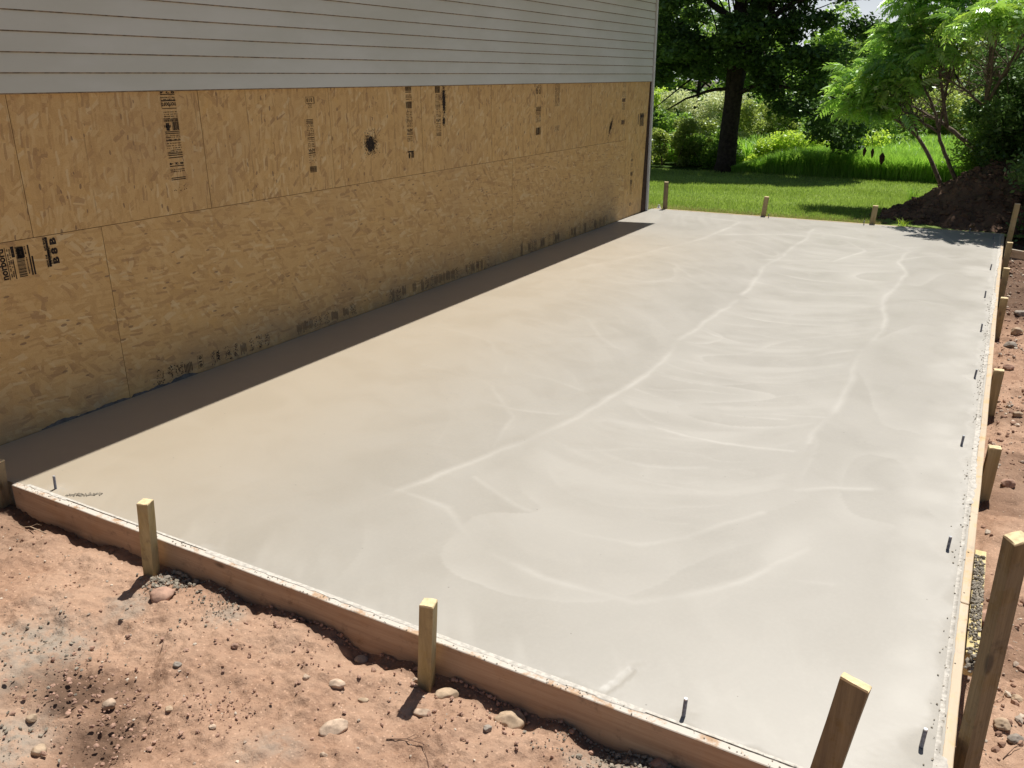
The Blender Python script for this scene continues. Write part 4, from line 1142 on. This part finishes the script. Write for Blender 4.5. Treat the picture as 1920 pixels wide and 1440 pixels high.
m_ = m_soil('clod_soil', (.085, .052, .036), (.18, .115, .08), (.035, .022, .015))
o = npobj('soil_clods', V, F, m_, mound, attrs={'tint': T, 'grey': T * 0, 'wet': T * 0}); o['kind'] = 'stuff'

# ================================================================== GRASS
def blades(name, x, y, z, h, wd, mat, label, cat, lean=.35, seg=1):
    n = len(x); a = rng.uniform(0, 2 * np.pi, n); l = rng.uniform(.05, lean, n) * h; b = rng.uniform(0, 2 * np.pi, n)
    dx = np.cos(a) * wd / 2; dy = np.sin(a) * wd / 2
    T = np.clip(.5 + .6 * fbm(x * .8, y * .8, 700, 3) + rng.uniform(-.35, .35, n), 0, 1)
    if seg == 1:
        V = np.stack([np.stack([x - dx, y - dy, z], 1), np.stack([x + dx, y + dy, z], 1), np.stack([x + np.cos(b) * l, y + np.sin(b) * l, z + h], 1)], 1)
        F = np.arange(n * 3).reshape(n, 3); T = np.repeat(T, 3)
    else:
        mx_, my_ = x + np.cos(b) * l * .3, y + np.sin(b) * l * .3
        V = np.stack([np.stack([x - dx, y - dy, z], 1), np.stack([x + dx, y + dy, z], 1), np.stack([mx_ + dx * .8, my_ + dy * .8, z + h * .6], 1), np.stack([mx_ - dx * .8, my_ - dy * .8, z + h * .6], 1), np.stack([x + np.cos(b) * l * 1.4, y + np.sin(b) * l * 1.4, z + h * .95], 1)], 1)
        i = np.arange(n)[:, None] * 5
        F = np.concatenate([i + np.array([[0, 1, 2]]), i + np.array([[0, 2, 3]]), i + np.array([[3, 2, 4]])]); T = np.repeat(T, 5)
    o = npobj(name, V.reshape(-1, 3), F, M[mat], attrs={'tint': T}); tag(o, label, cat, kind='stuff'); return o
n = 150000
y = 12.72 + (20.6 - 12.72) * rng.uniform(0, 1, n) ** 1.15; x = -5.0 + rng.uniform(0, 1, n) * (9.8 + .45 * (y - 12.7)) + (y - 12.7) * -.25
k_ = ~(x > 3.2 + .38 * np.maximum(y - 14.2, 0))
x, y = x[k_], y[k_]
h = .028 + .022 * rng.uniform(0, 1, len(x)) + .02 * (fbm(x * 2, y * 2, 710, 3) > .15)
k_ = (fbm(x * 1.3, y * 1.3, 711, 3) < .62)
blades('lawn_grass', x[k_], y[k_], zlawn(x, y)[k_], h[k_], .010, 'grass', 'short mown green lawn grass between the slab and the meadow', 'grass', .8)
n = 9000
x = rng.uniform(-1, 3.3, n); y = 12.67 + np.abs(rng.normal(0, .25, n))
blades('dry_grass', x, y, zlawn(x, y), rng.uniform(.02, .06, n), .008, 'dry_grass', 'dry straw coloured grass along the far form board', 'grass', 1.4)
n = 60000
y = 20.5 + 2.2 * rng.uniform(0, 1, n) ** 1.4; x = rng.uniform(-.95, 6, n)
blades('tall_grass', x, y, zmeadow(x, y), rng.uniform(.18, .50, n) * sst(-1.2, .6, x) + .16, .017, 'tall_grass', 'band of tall rank grass behind the mown lawn', 'grass', .5, 2)
n = 90000
y = 22.5 + 24 * rng.uniform(0, 1, n) ** 1.3; x = -9 + rng.uniform(0, 1, n) * 16 + (y - 22) * -.22
blades('meadow_grass', x, y, zmeadow(x, y), rng.uniform(.30, .65, n), .045, 'tall_grass', 'wide green meadow sloping away behind the lawn', 'grass', .6, 2)

# ================================================================== TREES AND SHRUBS
def leaves_mesh(name, C, size, mat, parent, up=.55, tint=None, aspect=.55, label=None):
    """rhombic leaves with centres C"""
    n = len(C)
    nrm = rng.normal(size=(n, 3)); nrm[:, 2] = np.abs(nrm[:, 2]) + up; nrm /= np.linalg.norm(nrm, axis=1)[:, None]
    d = rng.normal(size=(n, 3)); d[:, 2] -= .25
    u = d - (d * nrm).sum(1)[:, None] * nrm; u /= np.linalg.norm(u, axis=1)[:, None]
    v = np.cross(nrm, u)
    s_ = (size * rng.uniform(.6, 1.3, n))[:, None]
    V = np.stack([C - u * s_ * .5, C + v * s_ * aspect * .5 + u * s_ * .05, C + u * s_ * .5, C - v * s_ * aspect * .5 + u * s_ * .05], 1)
    F = np.arange(n * 4).reshape(n, 4)
    T = np.repeat(np.clip(rng.uniform(0, 1, n) if tint is None else tint, 0, 1), 4)
    return npobj(name, V.reshape(-1, 3), F, M[mat], parent, attrs={'tint': T})

def clump_points(centers, radii, n, shell=.55, squash=.75):
    k = rng.integers(0, len(centers), n)
    p_ = (radii[k] ** 2); pr = p_
    d = rng.normal(size=(n, 3)); d /= np.linalg.norm(d, axis=1)[:, None]
    r = radii[k] * (shell + (1 - shell) * rng.uniform(0, 1, n) ** .7) * rng.uniform(.75, 1.08, n)
    d[:, 2] *= squash
    return centers[k] + d * r[:, None], k

def crown_clumps(c, rad, n, rmin, rmax, fill=.35, lower=-.9):
    P_ = []
    while len(P_) < n:
        d = rng.normal(size=3); d /= np.linalg.norm(d)
        if d[2] < lower: continue
        P_.append(np.array(c) + d * np.array(rad) * (fill + (1 - fill) * rng.uniform() ** .5))
    return np.array(P_), rng.uniform(rmin, rmax, n)

def branch_path(a, b, wob=.08, n=7, sag=0.0):
    a, b = Vector(a), Vector(b); L = (b - a).length; out = []
    o_ = Vector((0, 0, 0))
    for i in range(n):
        f = i / (n - 1)
        if 0 < i: o_ = o_ + Vector([random.uniform(-wob, wob) * L / n * 1.6 for _ in range(3)])
        p = a.lerp(b, f) + o_ * (1 if i < n - 1 else 1); p.z += sag * math.sin(math.pi * f) * L
        out.append(p)
    return out

def tree(name, label, cat, base, crown_c, rad, nclump, rr, nleaf, lsize, mat, trunk_r, barkm='bark', group=None, up=.55, lower=-.9, nb=8, tintf=None, shell=.5, squash=.75, fill=.35):
    root = empty(name, base); tag(root, label, cat, group)
    b = Vector(base); top = Vector(crown_c) - b
    P_ = branch_path((0, 0, -.2), (top.x, top.y, top.z), .05, 7)
    V, F = tube(P_, [trunk_r * (1.25 if i == 0 else 1) * (1 - .8 * i / 6) for i in range(7)], 9)
    pyobj('trunk', V, F, M[barkm], root, smooth=True)
    cc, cr_ = crown_clumps(top, rad, nclump, rr[0], rr[1], fill, lower)
    parts = []
    for i in range(nb):
        tgt = cc[rng.integers(0, nclump)]; st_ = P_[random.choice((2, 3, 4, 5))]
        parts.append(tube(branch_path(st_, tgt, .10, 6), [trunk_r * .35 * (1 - .85 * q / 5) for q in range(6)], 5))
    V, F = joinvf(parts); pyobj('branches', V, F, M[barkm], root, smooth=True)
    C, k = clump_points(cc, cr_, nleaf, shell, squash)
    tint = .25 + .5 * rng.uniform(0, 1, nleaf) + (rng.uniform(-.25, .25, nclump))[k]
    leaves_mesh('crown', C, lsize, mat, root, up, tint)
    return root

# far background: a belt of separate trees
gT = 'trees of the far belt beyond the meadow'
far = [(-14, 36, 3.6, 3.4, 'lf_lime', 'bright yellow green tree left, just beside the house corner', 7.5),
       (-9.5, 44, 4.4, 4.6, 'lf_mid', 'mid green tree behind the dark shade tree on its left', 9),
       (-3.5, 50, 4.6, 4.6, 'lf_mid', 'mid green tree straight behind the dark shade tree trunk', 8),
       (2.5, 52, 4.4, 4.4, 'lf_olive', 'olive green tree right of the dark shade tree, far off', 8),
       (8.0, 50, 4.0, 4.0, 'lf_mid', 'leafy tree beyond the meadow behind the sumac', 7),
       (13.5, 47, 4.4, 4.2, 'lf_olive', 'olive green tree at the far right behind the shrubs', 8)]
for x, y, rx, rz_, mt, lb, hh in far:
    tree('background_tree', lb, 'tree', (x, y, -1.0), (x, y, hh * .26), (rx, rx * .8, hh * .36), 46, (.6, 1.25), 17000, .26, mt, .2, group=gT, nb=6, lower=-1.1)
# second, farther and taller row that closes the horizon
gT2 = 'taller trees of the back row on the horizon'
for i, (x, y, hh, mt, lb) in enumerate([(-30, 62, 9, 'lf_mid', 'green tree in the back row, leftmost of the row'), (-20, 66, 10, 'lf_olive', 'olive tree in the back row, second from left'), (-11, 70, 9.5, 'lf_mid', 'green tree in the back row behind the shade tree crown'),
                                   (-2, 70, 8.5, 'lf_olive', 'olive tree in the back row right of the shade tree trunk'), (7, 70, 7.5, 'lf_mid', 'green tree in the back row left of the sumac top'), (16, 68, 9, 'lf_mid', 'green tree in the back row at the right')]):
    tree('background_tree', lb, 'tree', (x, y, -1.0), (x, y, hh * .24), (6, 4, hh * .40), 50, (1.0, 1.9), 11000, .42, mt, .3, group=gT2, nb=4, lower=-1.1)

# shrubs behind the lawn
gH = 'shrubs behind the lawn'
def shrub(name, label, x, y, w_, d_, h_, mat, n, ls, cl=16, rr=(.18, .36), base=None, group=gH, stems=10, up=.5, z0=None, squash=.8, tall=False):
    zb = float(zmeadow(np.array([x]), np.array([y]))[0]) if z0 is None else z0
    root = empty(name, (x, y, zb)); tag(root, label, 'shrub', group)
    cc = np.stack([rng.uniform(-w_ / 2, w_ / 2, cl), rng.uniform(-d_ / 2, d_ / 2, cl), rng.uniform(.0, 1, cl) ** .9 * h_ * .85], 1)
    cr_ = rng.uniform(rr[0], rr[1], cl)
    parts = []
    for i in range(stems):
        q = cc[rng.integers(0, cl)]; s_ = (q[0] * .5, q[1] * .5, -.05)
        parts.append(tube(branch_path(s_, q, .08, 5), [.014 * (1 - .7 * j / 4) + .002 for j in range(5)], 5))
    V, F = joinvf(parts); pyobj('stems', V, F, M['bark_l'], root, smooth=True)['kind'] = 'stuff'
    C, k = clump_points(cc, cr_, n, .35, squash)
    C[:, 2] = np.maximum(C[:, 2], .02)
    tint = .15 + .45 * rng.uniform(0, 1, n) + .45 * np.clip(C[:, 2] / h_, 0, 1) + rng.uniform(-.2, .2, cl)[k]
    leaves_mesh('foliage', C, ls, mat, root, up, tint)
    return root
shrub('shrub', 'dark dense hedge bush against the house corner', -4.6, 21.8, 2.0, 1.1, 1.25, 'lf_olive', 15000, .075, 34)
shrub('shrub', 'dark reedy hedge bush between the house corner and the trunk', -3.0, 21.7, 2.0, 1.1, 1.22, 'lf_olive', 15000, .075, 34)
shrub('shrub', 'low dark bush right against the trunk of the shade tree on its left', -1.75, 21.9, 1.2, 1.0, .95, 'lf_mid', 8000, .07, 22)
shrub('shrub', 'lime green bush just right of the shade tree trunk', -.35, 22.2, 1.5, 1.0, 1.05, 'lf_lime', 9000, .075, 24)
shrub('shrub', 'second lime green bush, right of the trunk and low', .65, 23.0, 1.3, 1.0, .85, 'lf_lime', 6500, .08, 20)
shrub('shrub', 'yellow green sapling clump at the left border of the open meadow', 1.45, 23.6, 1.5, 1.0, .95, 'lf_lime', 6500, .085, 20)
shrub('shrub', 'bright lime bush high above the hedge beside the house corner', -6.2, 27, 2.6, 1.6, 2.3, 'lf_lime', 12000, .10, 34, (.25, .5))
shrub('shrub', 'green bush above the hedge in front of the lime one', -4.9, 25.0, 2.4, 1.4, 1.65, 'lf_mid', 12000, .09, 34, (.22, .42))
shrub('shrub', 'pale bush full of whitish flowers left of the trunk', -3.5, 26.5, 2.4, 1.5, 2.0, 'lf_white', 12000, .085, 34, (.22, .42))
shrub('shrub', 'olive bush directly behind the shade tree trunk', -1.9, 27, 2.6, 1.5, 1.75, 'lf_olive', 10000, .09, 30, (.25, .45))
shrub('shrub', 'shaded green bush under the right half of the shade tree', .2, 28, 3.0, 1.6, 1.75, 'lf_mid', 10000, .10, 30, (.25, .5))
shrub('shrub', 'dark bush at the left border of the open meadow behind the saplings', 1.2, 30, 1.8, 1.4, .9, 'lf_mid', 6000, .10, 22, (.2, .35))
shrub('shrub', 'leafy thicket far behind the meadow, left of the sumac', -4.0, 36, 6.0, 2, 2.6, 'lf_mid', 15000, .15, 44, (.4, .8))
shrub('shrub', 'olive thicket closing the meadow behind the sumac branches', 3.0, 42, 7.0, 2, 2.3, 'lf_olive', 15000, .17, 44, (.4, .8))
shrub('shrub', 'green thicket closing the meadow at the right', 9.5, 40, 7.0, 2, 2.6, 'lf_mid', 15000, .17, 44, (.4, .8))

# the big dark shade tree
bx_, by_ = -1.16, 20.75
bz_ = float(zlawn(np.array([bx_]), np.array([by_]))[0])
root = empty('shade_tree', (bx_, by_, bz_)); tag(root, 'big dark leafy shade tree with one straight trunk on the far edge of the lawn', 'tree')
random.seed(21)
TP = [(-.02, 0, -.15), (0, 0, .25), (.01, 0, .9), (.04, .0, 1.6), (.06, .0, 2.2), (.10, .05, 3.0), (.0, .1, 4.0), (.1, .1, 5.2), (.0, .0, 6.8)]
V, F = tube(TP, [.31, .235, .215, .21, .205, .17, .13, .09, .03], 14)
V = [Vector(v) * 1.0 + Vector((random.uniform(-.008, .008), random.uniform(-.008, .008), 0)) for v in V]
pyobj('trunk', V, F, M['bark'], root, smooth=True)
bl = [((.06, 0, 2.2), (.75, -.2, 3.1), .12), ((.05, 0, 1.75), (1.0, -.3, 1.95), .075), ((.06, 0, 2.3), (-1.6, -.4, 3.2), .10), ((.05, 0, 1.9), (-1.4, -.6, 1.45), .05), ((.08, 0, 2.9), (2.4, -.4, 4.0), .10), ((.75, -.2, 3.1), (1.2, 0, 5.2), .085),
      ((.1, 0, 3.2), (-2.4, -.2, 4.6), .09), ((1.0, -.3, 1.95), (2.6, -.5, 1.7), .05), ((.1, .1, 3.6), (.5, -1.6, 4.4), .08), ((.1, .1, 3.0), (.2, 1.9, 4.0), .09), ((-1.6, -.4, 3.2), (-2.9, -.7, 2.5), .05), ((.0, .1, 4.2), (1.9, .6, 6.2), .07), ((.0, .1, 4.2), (-1.6, .4, 6.2), .07)]
for a, b, r_ in bl:
    V, F = tube(branch_path(a, b, .12, 8, .05), [r_ * (1 - .75 * q / 7) for q in range(8)], 7)
    pyobj('branch', V, F, M['bark'], root, smooth=True)
# crown: layered sprays, open above and drooping at the sides
cc = []
while len(cc) < 165:
    d = rng.normal(size=3); d /= np.linalg.norm(d); q = d * np.array([3.1, 1.7, 2.4]) * rng.uniform(.35, 1.0) ** .6 + np.array([.0, 0, 3.7])
    rr_ = math.hypot(q[0], q[1])
    if q[0] > .5: q[1] = q[1] * .35 - .35
    elif q[0] < -1.2: q[1] *= .8
    if q[2] < 1.35 + .0 * rr_: continue
    if q[2] < 2.1 and rr_ < .75: continue
    if q[2] < 1.75 and rr_ < 1.2: continue
    cc.append(q)
cc = np.array(cc + [(-2.9, -.8, 1.6), (-2.4, -.8, 1.25), (-1.9, -.7, 1.2), (2.4, -.6, 1.3), (2.9, -.5, 1.1), (2.2, -.3, .95), (2.7, -.2, .75), (1.5, -.4, 1.45), (1.2, 0, 1.5), (3.0, -.4, 1.7), (2.0, .2, 1.15), (-2.7, 0, 2.0), (-3.0, .2, 2.6), (2.6, .3, .95), (1.8, .5, 1.5)])
cr_ = rng.uniform(.34, .62, len(cc))
C, k = clump_points(cc, cr_, 62000, .25, .55)
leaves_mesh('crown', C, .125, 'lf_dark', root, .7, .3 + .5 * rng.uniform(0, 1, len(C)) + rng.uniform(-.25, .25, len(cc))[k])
tw = []
for i in range(46):
    q = cc[rng.integers(0, len(cc))]; s_ = Vector(TP[random.choice((3, 4, 5, 6))]) ; tgt = Vector(q)
    st_ = s_.lerp(tgt, .45); tw.append(tube(branch_path(st_, tgt, .15, 5), [.022, .018, .013, .009, .004], 4))
V, F = joinvf(tw); pyobj('twigs', V, F, M['bark'], root, smooth=True)

# sumac: many leaning stems, layered pinnate leaves
sm = empty('sumac_tree', (3.95, 15.0, .50)); tag(sm, 'sumac leaning left over the soil heap, bare crooked stems under fern like leaves', 'tree')
random.seed(33)
B0 = Vector((3.95, 15.0, .50))
limbs = []
def limb(a, b, r0, r1, wob=.10, n=9, sag=.05):
    P_ = branch_path(a, b, wob, n, sag); V, F = tube(P_, [r0 + (r1 - r0) * i / (n - 1) for i in range(n)], 7)
    pyobj('branch', V, F, M['bark_l'], sm, smooth=True); limbs.append((P_, r1)); return P_
def loc3(x, y, z): return (x - B0.x, y - B0.y, z - B0.z)
s1 = limb(loc3(3.88, 15.0, .30), loc3(3.42, 15.0, 1.02), .036, .026, .04)
s2 = limb(loc3(4.06, 15.1, .38), loc3(3.72, 15.1, 1.10), .034, .026, .10, sag=-.06)
s3 = limb(loc3(4.55, 15.2, .55), loc3(3.85, 15.1, 1.20), .045, .030, .06)
s4 = limb(loc3(4.75, 15.3, .55), loc3(4.30, 15.2, 1.45), .045, .034, .06)
s5 = limb(s1[-1], loc3(2.75, 14.9, 1.36), .026, .016, .12)
s6 = limb(s1[-1], loc3(3.10, 15.0, 2.0), .020, .010, .10)
s7 = limb(s2[-1], loc3(3.35, 15.0, 2.0), .026, .012, .10)
s8 = limb(s2[-1], loc3(3.85, 15.0, 2.4), .024, .012, .08)
s9 = limb(s3[-1], loc3(3.0, 15.1, 1.55), .024, .010, .12)
s10 = limb(s3[-1], loc3(3.55, 14.8, 2.5), .030, .012, .09)
s11 = limb(s4[-1], loc3(4.2, 15.0, 2.8), .030, .012, .08)
s12 = limb(s4[-1], loc3(4.9, 15.0, 2.9), .028, .012, .10)
s13 = limb(s2[-1], loc3(2.9, 14.6, 1.65), .020, .010, .14)
s14 = limb(s4[-1], loc3(3.7, 14.6, 1.9), .022, .010, .14)
s15 = limb(s5[-1], loc3(2.30, 14.8, 1.62), .014, .008, .14)
s16 = limb(s4[-1], loc3(4.7, 13.7, 2.75), .026, .012, .10)
s17 = limb(s4[-1], loc3(4.3, 14.0, 2.45), .024, .012, .10)
# bare crooked twigs inside
tw = []
for i in range(430):
    P_, r1 = random.choice(limbs[4:]); a = P_[random.randint(2, 8)]
    b = a + Vector((random.uniform(-.45, .30), random.uniform(-.3, .3), random.uniform(-.06, .50)))
    tw.append(tube(branch_path(a, b, .25, 5), [.007, .006, .0045, .003, .002], 4))
V, F = joinvf(tw); pyobj('twigs', V, F, M['bark_l'], sm, smooth=True)
# compound leaves
def pinnate(npair=8, L=.36, seed=0):
    r_ = random.Random(seed); V = []; F = []
    pts = [Vector((L * s_, 0, .10 * L * 4 * s_ * (1 - s_) * 1.1 - .42 * L * s_ ** 2.4)) for s_ in np.linspace(0, 1, 7)]
    def at(f):
        f = min(max(f, 0), .9999) * 6; i = int(f); return pts[i].lerp(pts[i + 1], f - i)
    w_ = .0022
    for i in range(6):
        a, b = pts[i], pts[i + 1]; n0 = len(V); V += [a + Vector((0, w_, 0)), a - Vector((0, w_, 0)), b - Vector((0, w_, 0)), b + Vector((0, w_, 0))]; F.append((n0, n0 + 1, n0 + 2, n0 + 3))
    for j in range(npair + 1):
        f = .18 + .82 * j / npair; p = at(f); ll = (.125 if j < npair else .11) * (.65 + .6 * math.sin(math.pi * min(f, .97)) ** .8) * L / .36
        for sgn in ((-1, 1) if j < npair else (0,)):
            d = Vector((.55, sgn * 1.0, -.40 + r_.uniform(-.15, .15))) if sgn else Vector((1, 0, -.8))
            d.normalize(); sd_ = d.cross(Vector((0, 0, 1))).normalized() * ll * .21; mid = p + d * ll * .45 + Vector((0, 0, .006)); tip = p + d * ll + Vector((0, 0, -.25 * ll))
            n0 = len(V); V += [p, mid + sd_, tip, mid - sd_]; F += [(n0, n0 + 1, n0 + 2, n0 + 3)]
    return np.array([tuple(v) for v in V]), np.array(F)
PIN = [pinnate(6, .29, 1), pinnate(5, .25, 2), pinnate(7, .33, 3)]
def spray_points(centers, rad, n, seed):
    r_ = np.random.default_rng(seed); k = r_.integers(0, len(centers), n); d = r_.normal(size=(n, 3)); d /= np.linalg.norm(d, axis=1)[:, None]; d[:, 2] = np.abs(d[:, 2]) * .8 - .15
    return centers[k] + d * rad[k][:, None] * r_.uniform(.5, 1, n)[:, None], d
prof = [(2.02, 14.9, 1.55), (2.10, 14.8, 1.85), (2.25, 14.7, 1.40), (2.35, 14.9, 2.10), (2.5, 14.7, 1.75), (2.55, 15.0, 2.35), (2.45, 14.8, 1.42), (2.75, 14.8, 2.5), (2.8, 14.6, 2.05), (2.75, 14.9, 1.45), (3.0, 14.9, 2.3), (3.05, 14.7, 2.75), (3.2, 14.8, 2.15), (3.3, 15.0, 2.95),
        (3.45, 14.8, 2.6), (3.55, 14.6, 2.2), (3.65, 15.0, 3.05), (3.8, 14.7, 2.75), (3.95, 14.8, 3.1), (4.1, 14.8, 2.6), (4.25, 14.9, 3.1), (4.45, 14.5, 2.75), (4.7, 14.8, 3.0), (5.0, 14.6, 3.0), (5.3, 14.5, 2.8), (4.9, 13.7, 2.8), (4.6, 13.7, 2.9), (4.3, 14.0, 2.7), (5.2, 13.6, 2.6), (4.25, 13.2, 2.6), (3.95, 13.5, 2.55), (4.6, 13.0, 2.5), (3.15, 14.7, 3.2), (2.9, 14.8, 2.95),
        (3.6, 14.8, 3.4), (4.1, 14.9, 3.5), (4.6, 14.8, 3.5), (2.95, 14.7, 1.75), (2.3, 14.8, 1.65), (4.55, 13.3, 2.7), (4.9, 13.2, 2.75)]
CC = np.array([(x + (.42 * (3.6 - x) / 1.58 if x < 3.6 else 0), y, z) for x, y, z in prof]) - np.array(B0); RR = rng.uniform(.20, .38, len(CC))
RR2 = RR * 1.05
pts, dr = spray_points(CC, RR, 850, 5)
sc_, sk_ = clump_points(CC, RR2, 12500, .45, .75)
leaves_mesh('leaflets', sc_, .085, 'lf_sumac', sm, .35, .05 + .75 * rng.uniform(0, 1, len(sc_)) + rng.uniform(-.25, .3, len(CC))[sk_], .42)['kind'] = 'stuff'
# nearest to the camera first: those are separate leaves
dist = (pts[:, 1])
order = np.argsort(dist + rng.uniform(0, .8, len(dist)))
leafmesh = []
for i, (pv, pf) in enumerate(PIN):
    for mt in ('lf_sumac', 'lf_sumac', 'lf_sumac_y'):
        leafmesh.append(npmesh('leaf', pv, pf, M[mt], attrs={'tint': np.repeat(rng.uniform(.3, .9), len(pv))}))
def leafrot(d):
    az = math.atan2(d[1], d[0]) + random.uniform(-1.2, 1.2)
    return Euler((random.uniform(-.6, .6), random.uniform(-.7, .6), az))
for i in order[:290]:
    o = bpy.data.objects.new('leaf', random.choice(leafmesh)); o.location = pts[i]; o.rotation_euler = leafrot(dr[i]); s_ = random.uniform(.75, 1.15); o.scale = (s_, s_, s_); link(o, sm)
VV = []; FF = []; TT = []; off = 0
for i in order[290:]:
    pv, pf = random.choice(PIN); m3 = np.array(leafrot(dr[i]).to_matrix()); q = pv * random.uniform(.7, 1.1) @ m3.T + pts[i]
    VV.append(q); FF.append(pf + off); off += len(pv); TT.append(np.full(len(pv), random.uniform(0, 1)))
o = npobj('leaf_mass', np.concatenate(VV), np.concatenate(FF), M['lf_sumac'], sm, attrs={'tint': np.concatenate(TT)}); o['kind'] = 'stuff'
# hanging dead seed cones on a long twig
cn_ = empty('dead_seed_spray', (2.86, 14.75, 1.42)); tag(cn_, 'dangling dead twig with three dark dried seed cones, left of the sumac stems', 'seed spray')
r0 = Vector((2.86, 14.75, 1.42))
J = Vector((-.02, 0, -.40)) * .6
ends = [(-.14, 0, -.56), (-.02, 0, -.58), (.13, 0, -.64)]
parts = [tube([(0, 0, .12), (.005, 0, -.1), (-.035, 0, -.27)], [.006, .005, .004], 5)]
for e_ in ends: parts.append(tube([(-.035, 0, -.27), Vector((-.035, 0, -.27)).lerp(Vector(e_), .5) + Vector((random.uniform(-.02, .02), 0, -.02)), e_], [.004, .0035, .003], 5))
V, F = joinvf(parts); pyobj('stalk', V, F, M['cone'], cn_, smooth=True)
for (ex, ey, ez), ln, wd_ in zip(ends, (.13, .13, .17), (.026, .027, .042)):
    V, F = tube([(ex, ey, ez + .01), (ex, ey, ez - ln * .25), (ex, ey, ez - ln * .6), (ex, ey, ez - ln)], [wd_ * .3, wd_, wd_ * .85, wd_ * .2], 8)
    V = [Vector(v) + Vector([random.uniform(-.006, .006) for _ in range(3)]) for v in V]
    pyobj('seed_cone', V, F, M['cone'], cn_)

# dark shrubs on and behind the mound, right
gD = 'dark shrubs on the bank right of the soil heap'
def dshrub(lb, x, y, z0, w_, d_, h_, mat, n, ls, cl): return shrub('shrub', lb, x, y, w_, d_, h_, mat, n, ls, cl, (.22, .42), group=gD, z0=z0, stems=24, up=.4)
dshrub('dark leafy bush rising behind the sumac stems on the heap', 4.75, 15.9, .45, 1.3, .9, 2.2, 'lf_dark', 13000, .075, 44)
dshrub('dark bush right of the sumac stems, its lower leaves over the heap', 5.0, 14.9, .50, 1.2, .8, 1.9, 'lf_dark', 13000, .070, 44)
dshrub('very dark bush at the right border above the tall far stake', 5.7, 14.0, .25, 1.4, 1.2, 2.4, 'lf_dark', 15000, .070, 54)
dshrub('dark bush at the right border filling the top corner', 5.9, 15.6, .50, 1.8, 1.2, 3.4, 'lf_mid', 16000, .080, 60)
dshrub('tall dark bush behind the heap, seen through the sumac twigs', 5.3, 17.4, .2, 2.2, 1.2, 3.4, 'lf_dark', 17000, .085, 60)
dshrub('small green bush low on the heap right of the sumac feet', 4.45, 15.35, .55, .7, .5, .75, 'lf_mid', 5200, .060, 20)
dshrub('dark low bush hanging over the slab corner at the right border', 5.35, 12.9, -.1, .8, .8, 1.2, 'lf_dark', 7000, .060, 24)

# a tuft of long grass on the heap
def tuft(x, y, z, n, h, label, mat):
    xx = x + rng.normal(0, .04, n); yy = y + rng.normal(0, .04, n)
    o = blades('grass_tuft', xx, yy, np.full(n, z), rng.uniform(.6, 1, n) * h, .008, mat, label, 'grass tuft', 1.1, 2); 
    del o['kind']; return o
tuft(3.50, 15.0, .02, 60, .38, 'tuft of long grass at the left foot of the soil heap', 'tall_grass')
tuft(3.60, 12.85, -.05, 40, .16, 'small yellowish weed at the front foot of the soil heap', 'lf_lime')
